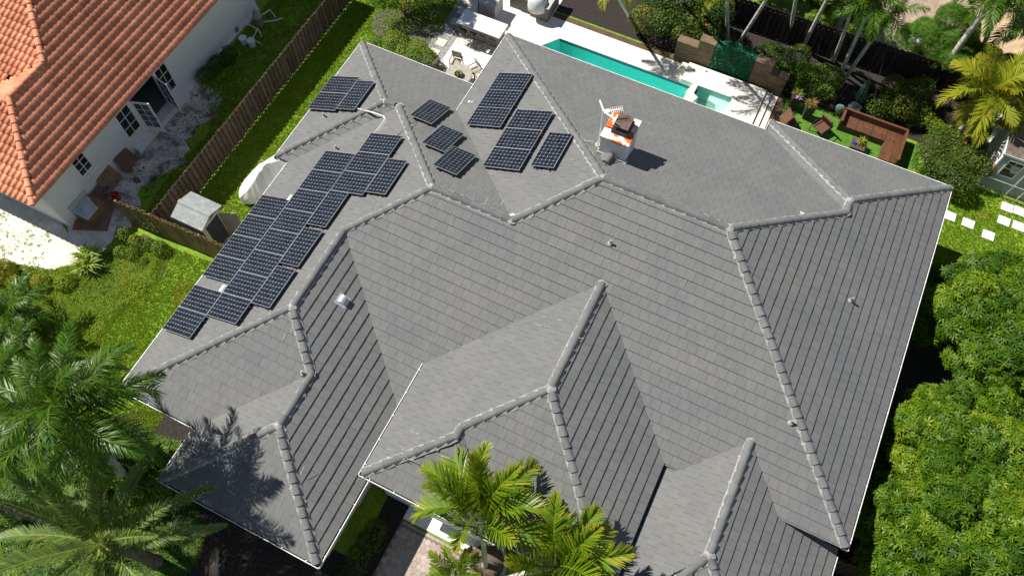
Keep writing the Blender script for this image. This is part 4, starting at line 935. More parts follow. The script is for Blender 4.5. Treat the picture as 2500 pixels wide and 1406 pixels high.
# string lights
b = MB()
for a, c, z0, z1 in [((2158, 138), (2112, 385), 3, 2.5), ((2012, 62), (1968, 275), 3, 1.2), ((2266, 225), (2200, 300), .8, .6), ((2080, 195), (2022, 268), 2.0, .3)]:
    p, q = G(*a, z0), G(*c, z1); pts = [p.lerp(q, i/8)-Vector((0, 0, .25*math.sin(math.pi*i/8))) for i in range(9)]; w_ = MB(); w_.tube(pts, .006, 4)
    for t_ in pts[1:-1:2]: w_.lathe([(.02, -.05), (.03, -.02), (.01, .02)], tuple(t_), 6)
    tag(w_.build('string_light', m_black, None), {0: 'thin string-light wire crossing above the corner sofa', 1: 'thin string-light wire above the tall planters', 2: 'short wire running to the leaning palm trunk', 3: 'thin wire between the leaning palms and the turf edge'}[[(2158, 138), (2012, 62), (2266, 225), (2080, 195)].index(a)], 'wire')
# ------------------------------------------------------------------ pale green neighbour building at the right
gh = thing('green_cottage', 'pale grey-green cottage with white trim at the right edge', 'house', (16, 17.5, 0))
m_sid = mat('pale_green_siding', (.42, .47, .43), .75, .04, 2); hx, hy, hz = 13.35, 15.63, 2.25
b = MB(); b.box(hx+.03, 22, hy+.03, 23, 0, hz-.02); b.build('wall', m_sid, gh)
z = .05
while z < hz-.05:
    b = MB(); v = [(hx+.005, hy+.005, z), (22, hy+.005, z), (22, hy+.028, z+.13), (hx+.028, hy+.028, z+.13)]; b.poly(v); b.poly([(hx+.005, hy+.005, z), (22, hy+.005, z), (22, hy+.03, z), (hx+.03, hy+.03, z)][::-1]); b.build('siding_board', m_sid, gh)
    b = MB(); b.poly([(hx+.005, 23, z), (hx+.005, hy+.005, z), (hx+.028, hy+.028, z+.13), (hx+.028, 23, z+.13)]); b.poly([(hx+.005, 23, z), (hx+.03, 23, z), (hx+.03, hy+.03, z), (hx+.005, hy+.005, z)]); b.build('siding_board', m_wallw, gh); z += .13  # west boards of the same siding, made white: sunlight put into the colour
def onY(px, py, Y):
    v = AX_F+AX_R*(px-PW/2)/FPX+AX_D*(py-PH/2)/FPX; return Vector(CAM+v*(Y-CAM[1])/v[1])
b = MB(); b.box(hx-.02, 22, hy-.04, hy+.0, hz-.1, hz+.02); b.box(hx-.06, hx-.022, hy-.04, 23, hz-.1, hz+.02); b.build('fascia', m_white, gh)
b = MB(); b.add([(hx-.02, hy-.02, hz+.022), (22, hy-.02, hz+.022), (22, 23, hz+.5), (hx-.02, 23, hz+.5)], [(0, 1, 2, 3)]); b.build('roof', mat('brown_roof', (.12, .09, .07), .9, .2, 3, c2=(.2, .16, .12), bump=.4), gh)
a, c, t_ = onY(2438, 423, hy), onY(2470, 431, hy), onY(2468, 392, hy); x0, x1, z0, z1 = a.x, c.x+.05, a.z, t_.z
fr = MB()
for q in ((x0, x1, z0-.05, z0), (x0, x1, z1, z1+.05), (x0-.05, x0, z0-.05, z1+.05), (x1, x1+.05, z0-.05, z1+.05)): fr.box(q[0], q[1], hy-.045, hy+.0, q[2], q[3])
wo = fr.build('window', m_white, gh); fr = MB(); fr.box((x0+x1)/2-.012, (x0+x1)/2+.012, hy-.035, hy-.012, (z0+z1)/2, z1); fr.box(x0, x1, hy-.04, hy-.013, (z0+z1)/2-.02, (z0+z1)/2+.02); fr.box(x0, x1, hy-.034, hy-.014, z1-.22, z1-.2); fr.build('muntins', m_white, wo)
for xa, xb, za, zb in ((x0, x1, z0, (z0+z1)/2-.02), (x0, (x0+x1)/2, (z0+z1)/2+.02, z1), ((x0+x1)/2, x1, (z0+z1)/2+.02, z1)): p = MB(); p.box(xa, xb, hy-.02, hy-.01, za, zb); p.build('pane', m_glass, wo)
b = MB(); b.beam((14.6, hy-.05, .05), (14.6, hy-.05, hz), .06, .05); b.build('downspout', m_white, gh)
cl = thing('chain_link_fence', 'low chain-link fence in front of the green cottage', 'fence', (15.2, 15.35, 0)); yl = 15.36
b = MB(); x = 13.0
while x < 18.5:
    b.tube([(x, yl, 0), (x+.6, yl, .9)], .006, 4, False); b.tube([(x+.6, yl+.012, 0), (x, yl+.012, .9)], .006, 4, False); x += .09
b.build('wire_mesh', m_galv, cl, kind='stuff')
b = MB(); b.tube([(13.2, yl, .92), (19, yl, .92)], .022, 8); b.build('top_rail', m_galv, cl)
for x in (13.25, 15.0, 16.8): b = MB(); b.tube([(x, yl, 0), (x, yl, .97)], .028, 8); b.build('post', m_galv, cl)
# stepping stones on the right-hand lawn
b = MB(); b.box(-.25, .25, -.22, .22, 0, .035); me_ws = b.mesh('stepping_stone', mat('white_stone', (.74, .73, .71), .8, .04, 3))
for i, (q, lab) in enumerate([((2318, 528), 'white stepping stone touching the house gutter'), ((2363, 546), 'white stepping stone second from the house gutter'), ((2412, 575), 'white stepping stone half covered by mango leaves'), ((2450, 540), 'front white stepping stone nearest the mango tree'), ((2458, 507), 'white stepping stone left in the row below the cottage'), ((2489, 517), 'white stepping stone in shade at the right picture edge'), ((2486, 553), 'white stepping stone at the right edge beside leaves')]):
    P = G(*q); o = inst('stepping_stone', me_ws, RZ(P.x, P.y, .004, random.uniform(-.04, .04)), None); tag(o, lab, 'stepping stone', 'white stepping stones on the lawn')
# ------------------------------------------------------------------ driveway pavers in front
dv_ = sheet('driveway', rect(-2.46, 3.2, -14, -8.45), .008, m_joint); dv_.name = 'driveway'
hx_ = []
for k in (.1, .35, .6, .85):
    b = MB(); b.c = k; r0 = .112; b.prism([(r0*math.cos(math.pi/3*i+.52), r0*math.sin(math.pi/3*i+.52)) for i in range(6)], .009, .022); hx_.append(b.mesh('paver', m_paver))
y = -11.0; c = 0
while y < -8.6:
    x = -2.34+(.1005 if c % 2 else 0)
    while x < .35:
        inst('paver', random.choice(hx_), RZ(x, y, 0, random.uniform(-.03, .03)), dv_); x += .201
    y += .174; c += 1
b = MB(); b.box(-.09, .09, -.045, .045, .009, .023); me_bd = b.mesh('border_paver', m_paver); x = -2.3
while x < .5: inst('border_paver', me_bd, RZ(x, -8.52, 0, 0), dv_); x += .19
pb = thing('round_planter', 'round raised bed of brown mulch with a concrete rim in the driveway', 'planter', (1.0, -8.45, 0))
b = MB(); b.lathe([(.72, 0), (.74, .45), (.74, .5), (.62, .5), (.6, .4)], (1.0, -8.45, 0), 28); b.build('rim', m_conc, pb); b = MB(); b.lathe([(.66, .3), (.6, .5), (.35, .58), (.05, .62)], (1.0, -8.45, 0), 24); b.build('soil', mat('brown_mulch', (.13, .095, .065), .95, .4, 18, bump=.9, bs=50), pb, smooth=True)
# ------------------------------------------------------------------ vegetation
L_mango = leafmat('mango_leaf', [(.026, .075, .003), (.06, .135, .004), (.115, .2, .006), (.21, .27, .012)], .45, .24)
L_hedge = leafmat('hedge_leaf', [(.035, .09, .006), (.075, .165, .009), (.15, .235, .014), (.27, .28, .02)], .5, .25)
L_hedged = leafmat('dark_hedge_leaf', [(.014, .042, .005), (.034, .078, .007), (.075, .125, .01), (.18, .19, .015)], .5, .2)
L_bright = leafmat('bright_leaf', [(.09, .18, .007), (.18, .28, .011), (.29, .34, .02)], .5, .3)
L_fern = leafmat('fine_green', [(.045, .13, .01), (.085, .2, .014), (.14, .25, .018)], .5, .3)
L_queen = leafmat('queen_palm_leaf', [(.018, .058, .004), (.042, .11, .006), (.085, .17, .01), (.16, .21, .014)], .38, .2)
L_date = leafmat('date_palm_leaf', [(.055, .115, .028), (.115, .19, .045), (.19, .26, .055), (.36, .34, .05)], .45, .22)
L_xmas = leafmat('christmas_palm_leaf', [(.045, .12, .004), (.085, .185, .007), (.155, .245, .011), (.38, .31, .02)], .38, .3)
L_yel = leafmat('areca_leaf', [(.09, .17, .008), (.18, .25, .012), (.28, .3, .018), (.42, .34, .03)], .45, .32)
L_gras = leafmat('grass_blade', [(.11, .22, .008), (.165, .3, .01), (.22, .35, .014), (.33, .32, .04)], .6, .38)
L_weed = leafmat('weed_leaf', [(.08, .16, .006), (.14, .23, .009), (.21, .285, .012), (.32, .28, .035)], .6, .36)
m_fl = mat('red_flower', (.6, .03, .03), .6, .1, 3); m_flo = mat('orange_flower', (.65, .1, .03), .6, .1, 3); m_flp = mat('lilac_flower', (.45, .25, .5), .6, .1, 3); m_flb = mat('blue_flower', (.04, .04, .4), .6, .1, 3); m_fly = mat('orange_leaf', (.26, .13, .04), .6, .2, 3)
def rosette(nl=9, w_=.17, droop=.25, lift=.12):
    V = []; F = []
    for i in range(nl):
        a = 2*math.pi*i/nl+random.uniform(-.2, .2); r0 = random.uniform(.75, 1.05); up = lift+random.uniform(-.1, .3)
        ca, sa = math.cos(a), math.sin(a); base = (0, 0, 0); mid = (.5*r0, .45*up); tip = (r0, up*.5-droop)
        n = len(V); p = lambda l, s_, z: (l*ca-s_*sa, l*sa+s_*ca, z)
        V += [base, p(mid[0], -w_/2, mid[1]+.03), p(tip[0], 0, tip[1]), p(mid[0], w_/2, mid[1]+.03), p(mid[0], 0, mid[1]-.02)]
        F += [(n, n+1, n+4), (n+1, n+2, n+4), (n+4, n+2, n+3), (n, n+4, n+3)]
    return np.array(V), np.array(F)
def foliage(parent, m, lobes, dens, tv, tf, size, inner=.3, up=.3, jit=.55, name='foliage', low=-.3, patch=.35, lift0=0., bias=0.):
    P = []; Nn = []; pc = []
    for li, (cx, cy, cz, rx, ry, rz) in enumerate(lobes):
        ar = 4*math.pi*((rx*ry)**1.6/3+(rx*rz)**1.6/3+(ry*rz)**1.6/3)**(1/1.6); n = int(dens*ar)
        d = rng.normal(size=(n, 3)); d /= np.linalg.norm(d, axis=1, keepdims=True); d = d[d[:, 2] > low]; n = len(d)
        k = 1-inner*rng.random(n)**2+rng.normal(0, .03, n); r = np.array([rx, ry, rz]); p = d*r*k[:, None]+[cx, cy, cz]
        keep = np.ones(n, bool)
        for lj, q in enumerate(lobes):
            if lj != li: keep &= (((p-np.array(q[:3]))/np.array(q[3:]))**2).sum(1) > .55
        keep &= p[:, 2] > .03
        nn = d/r; nn /= np.linalg.norm(nn, axis=1, keepdims=True); P.append(p[keep]); Nn.append(nn[keep]); pc.append(np.full(keep.sum(), rng.normal(0, patch*.4)))
    P = np.concatenate(P); Nn = np.concatenate(Nn); pc = np.concatenate(pc); n = len(P)
    nr = Nn+[0, 0, up]+rng.normal(0, jit, (n, 3)); rn = np.clip(.42+bias+pc+rng.normal(0, .2, n), 0, 1)
    V, F, r_ = scat(tv, tf, P-np.array(org(parent)), frames(nr), size*rng.uniform(.7, 1.25, n), rn)
    return link(name, npmesh(name, V, F, m, r_), parent), P, Nn
LEAF = (np.array([(0, 0, 0), (.5, -.24, .08), (1, 0, -.05), (.5, .24, .08)]), np.array(leaf_f))
ROS = [rosette(7, .26, .28, .2)]; SROS = rosette(6, .34, .1, .25); FINE = rosette(7, .13, .05, .35)
def clumps(cx, cy, z0, rx, ry, rz, n, r0, seed):
    """lobes spread over a dome"""
    R = random.Random(seed); o = []
    for i in range(n):
        a = i*2.39996; t = math.sqrt((i+.5)/n); h = math.sqrt(max(0, 1-t*t*.92)); k = R.uniform(.82, 1.08); r = r0*R.uniform(.7, 1.3)
        o.append((cx+rx*t*k*math.cos(a), cy+ry*t*k*math.sin(a), z0+rz*h*k+R.uniform(-.45, .35), r, r, r*.85))
    return o
def trunkmesh(P, Q, r0, r1, bend=.1, n=8, seg=10):
    P, Q = Vector(P), Vector(Q); s_ = Vector((random.uniform(-1, 1), random.uniform(-1, 1), 0))*bend
    pts = [P.lerp(Q, i/seg)+s_*math.sin(math.pi*i/seg) for i in range(seg+1)]
    b = MB(); b.tube(pts, [r0+(r1-r0)*i/seg+(.02*r0*(i % 2)) for i in range(seg+1)], n); return b
def bush(name, label, cat, lobes, m, dens=420, size=.1, tmpl=None, base=None, flowers=None, group=None, stem=True, **kw):
    c = base or (sum(l[0] for l in lobes)/len(lobes), sum(l[1] for l in lobes)/len(lobes), 0)
    t = thing(name, label, cat, c, group); tv, tf = tmpl or LEAF
    o, P, Nn = foliage(t, m, lobes, dens, tv, tf, size, **kw)
    if stem:
        b = MB()
        for l in lobes[::max(1, len(lobes)//7)]: b.tube([(c[0]+random.uniform(-.15, .15), c[1]+random.uniform(-.15, .15), 0), ((c[0]+l[0])/2, (c[1]+l[1])/2, l[2]*.5), (l[0], l[1], l[2])], [.05, .035, .015], 6)
        b.build('branches', m_bark, t)
    if flowers:
        mf, nf = flowers; k = rng.permutation(len(P)); k = [i for i in k if Nn[i][2] > .2][:nf]
        fb = MB(); fb.lathe([(.015, 0), (.05, .015), (.042, .035), (.01, .02)], (0, 0, 0), 7); fm = fb.mesh('flower', mf)
        for i in k: inst('flower', fm, frame(Vector(P[i])+Vector(Nn[i])*.05, (1, .2, .1), Vector(Nn[i])), t)
    return t
def tree(name, label, cx, cy, z0, rx, ry, rz, ncl, r0, dens, size, m, seed, tmpl, **kw):
    t = thing(name, label, 'tree', (cx, cy, 0), kw.pop('group', None)); lobes = clumps(cx, cy, z0, rx, ry, rz, ncl, r0, seed)
    o, P, Nn = foliage(t, m, lobes, dens, *tmpl, size, name='crown', **kw)
    trunkmesh((cx, cy, 0), (cx+.1, cy, z0+rz*.25), .22, .16, .1).build('trunk', m_bark, t)
    for l in lobes[::4]:
        b = MB(); b.tube([(cx, cy, z0+rz*.1), ((cx+l[0])/2, (cy+l[1])/2, (z0+l[2])/2+.25), (l[0], l[1], l[2]-.1)], [.1, .07, .025], 6); b.build('limb', m_bark, t)
    return t
tree('mango_tree', 'bright green mango tree on the right lawn, the farther of the two', 14.85, 7.5, 1.2, 3.0, 2.9, 2.6, 50, .66, 92, .235, L_mango, 1, ROS[0], group='mango trees beside the house', up=.4, jit=.6, low=-.15, patch=.4, inner=.4)
tree('mango_tree', 'large mango tree touching the gutter at lower right, the nearer of the two', 14.95, .3, 1.0, 3.5, 4.1, 3.0, 76, .7, 92, .235, L_mango, 2, ROS[0], group='mango trees beside the house', up=.4, jit=.6, low=-.15, patch=.4, inner=.4)
tree('mango_tree', 'mango tree cut off by the lower right corner of the picture', 17.2, -6.3, 1.0, 3.0, 3.0, 2.6, 32, .74, 80, .235, L_mango, 3, ROS[0], group='mango trees beside the house', up=.4, jit=.6, low=-.15, patch=.4, inner=.4)
# hedges and bushes at the back
def row(x0, y0, x1, y1, z, r, n, seed, rz=None):
    R = random.Random(seed); return [(x0+(x1-x0)*i/max(1, n-1)+R.uniform(-.12, .12), y0+(y1-y0)*i/max(1, n-1)+R.uniform(-.12, .12), z+R.uniform(-.12, .12), r*R.uniform(.85, 1.2), r*R.uniform(.85, 1.2), (rz or r)*R.uniform(.85, 1.15)) for i in range(n)]
bush('bush', 'rounded light green bush between the roof corner and the gravel path', 'bush', row(-14.3, 10.35, -11.95, 10.5, .55, .52, 7, 4)+row(-13.8, 10.8, -12.1, 10.9, .5, .5, 5, 5), L_hedge, 480, .1, bias=.12)
bush('hibiscus', 'red-flowering hibiscus over a mulch ring at the top', 'bush', row(-15.4, 12.3, -13.6, 13.4, 1.35, .6, 6, 6)+row(-15.3, 13.2, -14, 14.2, 1.6, .65, 5, 7), L_hedge, 330, .11, flowers=(m_fl, 14), bias=.05, inner=.6, jit=.8)
bush('shrub', 'dark green shrub right of the red-flowering hibiscus', 'bush', row(-13.4, 13.2, -12.9, 14.4, .8, .62, 4, 8), L_hedged, 330, .1)
bush('tall_hedge', 'big dark hedge with orange blossoms behind the pool deck', 'hedge', row(-3.3, 17.3, -1.2, 17.9, .95, .8, 6, 9)+row(-3.2, 18.3, -.5, 18.9, 1.3, .85, 7, 10)+row(-1.5, 17.3, -.2, 17.6, .8, .6, 3, 11), L_hedged, 380, .12, flowers=(m_flo, 6), bias=.1)
bush('yellow_shrub', 'yellow-green shrub behind the orange-blossom hedge at the top', 'bush', row(-3.4, 19.1, -2.2, 19.6, 1.7, .5, 3, 90), L_bright, 300, .13)
bush('dark_hedge', 'dark clipped hedge just behind the right part of the plank wall', 'hedge', row(2.4, 17.7, 4.1, 18.2, .75, .62, 5, 12)+row(3.3, 17.1, 4.2, 17.3, .6, .5, 3, 13), L_hedged, 420, .1, bias=.0)
bush('clipped_hedge', 'sunlit hedge behind the two tall charcoal planters', 'hedge', row(4.6, 17.4, 5.9, 17.9, .8, .58, 5, 14)+row(4.5, 17.0, 5.6, 17.1, .55, .45, 4, 15), L_hedge, 460, .1, flowers=(m_flo, 4), bias=.02)
bush('flowering_bush', 'yellow-tipped bush behind the long side of the sofa', 'bush', row(8.2, 17.3, 9.9, 17.9, .7, .6, 5, 16)+row(8.4, 18.2, 9.8, 18.7, .9, .6, 4, 17), L_hedged, 420, .1, bias=.18)
bush('wide_hedge', 'wide hedge with a few red blossoms between sofa and cottage', 'hedge', row(10.9, 15.0, 12.4, 14.6, .85, .62, 5, 18)+row(10.8, 15.7, 12.7, 15.6, .95, .62, 6, 19)+row(11.0, 16.4, 12.6, 16.6, .9, .55, 5, 20), L_hedged, 430, .1, flowers=(m_fl, 4), bias=.12)
bush('croton', 'low yellow croton beside the leaning pale trunk', 'bush', row(10.4, 17.6, 11.4, 17.2, .5, .4, 4, 21), L_bright, 350, .1)
tree('garden_tree', 'bright green tree beyond the back fence at the top', 4.4, 21.6, .9, 1.9, 1.2, 1.9, 20, .62, 240, .13, L_bright, 4, SROS, up=.4)
tree('fine_leaf_tree', 'fine-leaved green tree beyond the fence, left of the leaning trunk', 9.9, 21.4, .8, 1.7, 1.2, 1.7, 18, .6, 330, .12, L_fern, 5, FINE, up=.4)
tree('back_tree', 'dense green tree behind the fence at the upper right', 12.3, 20.9, .5, 1.2, 1.0, 1.2, 10, .55, 330, .12, L_fern, 6, FINE, up=.4)
tree('far_tree', 'dark tree beyond the fence by the beige terrace', 2.0, 22.4, .9, 1.6, 1.2, 1.6, 14, .6, 220, .13, L_hedged, 7, SROS, up=.4)
st_ = tree('shade_tree', 'airy tree just above the top edge, shading the patio bar', -14.9, 14.3, 3.9, 1.7, 1.5, 1.3, 12, .5, 90, .14, L_hedge, 8, SROS, up=.3)
# front and left planting
bush('hibiscus_bush', 'leafy bush with red blossoms in front of the small roof corner', 'bush', row(-11.9, -10.8, -10.9, -11.3, .7, .6, 4, 30)+row(-12.6, -11.3, -11.3, -12.0, .6, .6, 5, 31), L_hedge, 420, .12, flowers=(m_fl, 4), bias=-.05)
bush('ground_shrub', 'dark low shrub left of the date palm', 'bush', row(-13.6, -12.2, -12.4, -12.8, .5, .55, 4, 33), L_hedged, 400, .12)
bush('weed_thicket', 'bushy weeds below the white sand at the left edge', 'bush', row(-24.2, -7.6, -22.3, -7.1, .15, .5, 4, 34)+row(-21.4, -7.3, -19.8, -6.3, .1, .38, 3, 35), L_weed, 420, .1, bias=.2, stem=False)
bush('fence_weeds', 'leafy weeds growing below the golden fence', 'bush', row(-18.9, -3.5, -17.1, -3.25, .1, .3, 7, 36)+row(-18.7, -4.0, -17.6, -3.9, .06, .25, 4, 37), L_hedge, 420, .09, bias=.05, stem=False)
bush('hedge_behind_house', 'dark climbing shrub at the base of the white wall', 'bush', row(-21.0, 5.2, -20.8, 7.0, .3, .4, 6, 38), L_hedged, 400, .09, stem=False)
bush('dark_shrub', 'dark shrub in the shade between front wing and driveway', 'bush', row(-3.0, -9.2, -3.2, -12, .3, .42, 7, 39), L_hedged, 350, .1, stem=False)
def tuft(parent, P, n, L, w_, m, name='leaves', spread=.7):
    b = MB()
    for i in range(n):
        a = random.uniform(0, 6.28); e = random.uniform(.3, 1.3); d = Vector((math.cos(a)*math.cos(e), math.sin(a)*math.cos(e), math.sin(e))); s_ = Vector((-math.sin(a), math.cos(a), 0)); l = L*random.uniform(.6, 1.1); b.c = random.random()
        p1 = P+d*l*.55; p2 = P+d*l+Vector((math.cos(a), math.sin(a), -1))*l*.22
        b.add([P-s_*w_*.3, P+s_*w_*.3, p1+s_*w_/2, p1-s_*w_/2, p2], [(0, 1, 2, 3), (3, 2, 4)])
    return b.build(name, m, parent)
tuft(bw, Vector((-9.98, 10.3, .84)), 26, .22, .05, L_yel)
tuft(tp1, Vector((4.62, 16.12, .88)), 40, .4, .04, L_yel); tuft(tp1, Vector((4.7, 16.0, .88)), 24, .22, .06, m_flp, 'flowers'); tuft(tp2, Vector((5.34, 15.85, .88)), 40, .36, .05, m_fly); tuft(tp2, Vector((5.28, 15.8, .88)), 20, .3, .05, L_hedge)
ctp = thing('table_plant', 'yellow-green potted plant on the coffee table', 'plant', (8.02, 15.18, .41)); tuft(ctp, Vector((8.02, 15.18, .45)), 44, .3, .05, L_yel)
b = MB(); b.lathe([(.05, 0), (.07, .08), (.06, .08)], (8.02, 15.18, .41), 12); b.build('pot', m_pl, ctp)
cfp = thing('blue_flowers', 'small bunch of blue flowers on the coffee table', 'flowers', (7.76, 15.0, .41)); tuft(cfp, Vector((7.76, 15.0, .41)), 22, .16, .05, m_flb, 'petals')
# ------------------------------------------------------------------ palms
def frondmesh(key, m, L, elev, droop, nl, ll, lw, vang, kind):
    """frond along +X from the origin; droop = total downward bend in radians"""
    R = random.Random(key); pts = [Vector((0, 0, 0))]; a = elev; N = 14; tw = R.uniform(-.3, .3); az = 0
    for i in range(N):
        a -= droop/N*(.5+1.2*i/N); az += tw/N; pts.append(pts[-1]+Vector((math.cos(a)*math.cos(az), math.cos(a)*math.sin(az), math.sin(a)))*(L/N))
    V = []; F = []; C = []
    def at(t):
        x = t*N; i = min(int(x), N-1); p = pts[i].lerp(pts[i+1], x-i); d = (pts[i+1]-pts[i]).normalized(); return p, d
    for i in range(N):      # rachis
        p, q = pts[i], pts[i+1]; d = (q-p).normalized(); s_ = d.cross(Vector((0, 0, 1))).normalized(); w0 = .028*L/2.4*(1-i/N)+.004; w1 = .028*L/2.4*(1-(i+1)/N)+.004; n = len(V); u = s_.cross(d)*.006
        V += [p-s_*w0+u, p+s_*w0+u, q+s_*w1+u, q-s_*w1+u]; C += [.75]*4; F += [(n, n+1, n+2, n+3)]
    for i in range(nl):
        t = .13+.87*i/(nl-1)
        for sd in (-1, 1):
            p, d = at(min(t+R.uniform(-.006, .006), .999)); s_ = d.cross(Vector((0, 0, 1))).normalized()*sd; up = (s_*sd).cross(d)
            sw = .35+.75*t+R.uniform(-.12, .12)+(.3*(1-t) if kind == 'date' else 0)                       # forward sweep
            va = vang+R.uniform(-.25, .25)*(1 if kind != 'date' else .4)
            if kind == 'queen': va += R.choice((-.45, 0, .4))
            l = ll*(math.sin(math.pi*min(1, .18+.80*t))**.6)*R.uniform(.88, 1.08)
            dd = (s_*math.cos(sw)*math.cos(va)+d*math.sin(sw)+up*math.sin(va)).normalized()
            wv = dd.cross(up).normalized()*lw/2
            dr = {'date': .06, 'queen': .5, 'xmas': .22, 'areca': .3}[kind]*R.uniform(.6, 1.3)
            p1 = p+dd*l*.5-Vector((0, 0, dr*l*.16)); p2 = p+dd*l-Vector((0, 0, dr*l*.75)); n = len(V); cc = min(1, max(0, R.gauss(.4, .16)+(.32*t*t if kind in ('xmas', 'areca') else 0)+(.3 if R.random() < .06 else 0)))
            V += [p-wv*.5, p+wv*.5, p1+wv, p1-wv, p2-wv*.15, p2+wv*.15]; C += [cc]*4+[min(1, cc+(.22 if kind in ('xmas', 'areca') else .1))]*2; F += [(n, n+1, n+2, n+3), (n+3, n+2, n+5, n+4)]
    return npmesh('frond', np.array([tuple(p) for p in V]), np.array(F), m, np.array(C))
KIND = {'queen': dict(m=L_queen, L=2.9, nl=90, ll=.58, lw=.028, vang=.12), 'date': dict(m=L_date, L=2.5, nl=100, ll=.33, lw=.03, vang=.35),
        'xmas': dict(m=L_xmas, L=1.8, nl=46, ll=.6, lw=.046, vang=.5), 'areca': dict(m=L_yel, L=1.9, nl=46, ll=.6, lw=.045, vang=.3), 'coco': dict(m=L_queen, L=2.4, nl=50, ll=.6, lw=.045, vang=.1)}
FR = {}
def fronds(kind):
    if kind not in FR:
        k = dict(KIND[kind]); kk = 'queen' if kind == 'coco' else kind; o = []
        for i in range(9):
            e = {'queen': (1.25, -.25), 'date': (1.2, -.15), 'xmas': (1.3, .1), 'areca': (1.25, -.1), 'coco': (1.2, -.4)}[kind]; el = e[0]+(e[1]-e[0])*i/8
            dr = {'queen': 1.7, 'date': .55, 'xmas': 1.35, 'areca': 1.3, 'coco': 1.6}[kind]; o.append(frondmesh(i*7+len(kind), k['m'], k['L']*(1-.12*(i == 0)), el, dr*(.7+.5*i/8), k['nl'], k['ll'], k['lw'], k['vang'], kk))
        FR[kind] = o
    return FR[kind]
def palm(label, base, crown, r0, r1, kind, n, scale=1., name='palm_tree', trunk=m_palmt, a0=0., lowcut=8, group=None, shaft=True, bend=.08, avoid=None):
    base, crown = Vector(base), Vector(crown); t = thing(name, label, 'palm tree', tuple(base), group); ms = fronds(kind)
    b = MB(); seg = max(6, int((crown-base).length/.12)); sb_ = Vector((random.uniform(-1, 1), random.uniform(-1, 1), 0))*bend
    pts = [base.lerp(crown, i/seg)+sb_*math.sin(math.pi*i/seg) for i in range(seg+1)]
    b.tube(pts, [(r0*(1.25-.25*min(1, i/3)) + (r1-r0)*i/seg)*(1.0 if i % 2 else .93) for i in range(seg+1)], 10); b.build('trunk', trunk, t, smooth=trunk is m_palmt)
    if shaft:
        d = (crown-base).normalized(); b = MB(); b.tube([crown-d*.05, crown+d*.25, crown+d*.5], [r1*1.05, r1*.9, r1*.4], 10); b.build('crownshaft', MATS.setdefault('shaft', mat('green_shaft', (.13, .19, .05), .5, .15, 3)), t, smooth=True)
    for i in range(n):
        k = int(i*(lowcut+.999)/n); az = a0+i*2.39996+random.uniform(-.2, .2)
        if avoid is not None and k > 1 and abs((az-avoid+math.pi) % (2*math.pi)-math.pi) < 1.05: continue
        M = Matrix.Translation(crown+Vector((0, 0, .25 if shaft else .05))) @ Matrix.Rotation(az, 4, 'Z') @ Matrix.Rotation(random.uniform(-.1, .1), 4, 'Y') @ Matrix.Rotation(random.uniform(-.5, .5), 4, 'X') @ Matrix.Scale(scale*random.uniform(.9, 1.08), 4)
        inst('frond', ms[min(k, 8)], M, t)
    return t
def P3(v): return (v.x, v.y, v.z)
# front
cq = G(183, 1022, 6.6); palm('tall queen palm whose fronds reach over the left roof corner', (-12.2, -11.7, 0), P3(cq), .17, .13, 'queen', 22, 1.05, shaft=False, a0=.4)
cq2 = G(15, 975, 6.2); palm('queen palm at the left picture edge, left of the roof-reaching one', P3(cq2 + Vector((-.4, -.3, -6.2))), P3(cq2), .17, .13, 'queen', 20, 1.0, shaft=False, a0=1.4)
cq3 = G(135, 985, 7.8); palm('tallest queen palm, slender, between the other two at left', (-12.9, -11.2, 0), P3(cq3), .14, .1, 'queen', 18, .85, shaft=False, a0=2.4)
cd_ = G(252, 1328, 3.6); palm('broad date palm with stiff silvery fronds at lower left', (cd_.x+.25, cd_.y+.05, 0), P3(cd_), .24, .2, 'date', 24, 1.45, trunk=m_palmr, shaft=False, a0=.3, name='date_palm')
cs_ = G(22, 775, 1.3); palm('drooping feather palm at the left edge beside the weeds', (cs_.x, cs_.y, 0), P3(cs_), .2, .16, 'coco', 24, .8, trunk=m_palmr, shaft=False, a0=.8)
ct_ = G(-120, 1190, 2.2); palm('thick brown palm trunk leaning in at the lower left edge', P3(G(140, 1285)), P3(ct_), .2, .17, 'queen', 8, .45, trunk=m_palmr, shaft=False, name='palm_tree')
cb = G(1172, 1258, 4.5); palm('Christmas palm with glossy fronds over the entrance roof', (1.0, -8.6, .5), P3(cb), .1, .08, 'xmas', 18, 1.35, a0=.2, group='glossy palms at the entrance', name='christmas_palm', lowcut=7, avoid=-1.4)
cc_ = G(1352, 1385, 4.3); palm('Christmas palm with yellow-tipped fronds at the bottom edge', (1.75, -8.75, .5), P3(cc_), .1, .08, 'xmas', 18, 1.35, a0=1.2, group='glossy palms at the entrance', name='christmas_palm', lowcut=7, avoid=3.3)
ce_ = G(1112, 1400, 1.6); palm('small low palm left of the round mulch bed', (ce_.x, ce_.y-.1, 0), P3(ce_), .08, .06, 'xmas', 12, .62, a0=2.2, group='glossy palms at the entrance', name='christmas_palm', lowcut=8)
fp = thing('fan_palm', 'small bright clumping palm on the weedy lawn', 'palm', P3(G(216, 640)))
for dx, dy, n in ((0, 0, 34), (.35, -.1, 30), (-.25, .15, 26), (.1, .3, 26), (.2, -.35, 26)): tuft(fp, G(216, 640)+Vector((dx, dy, .25)), n, .62, .07, L_bright, 'leaf_clump')
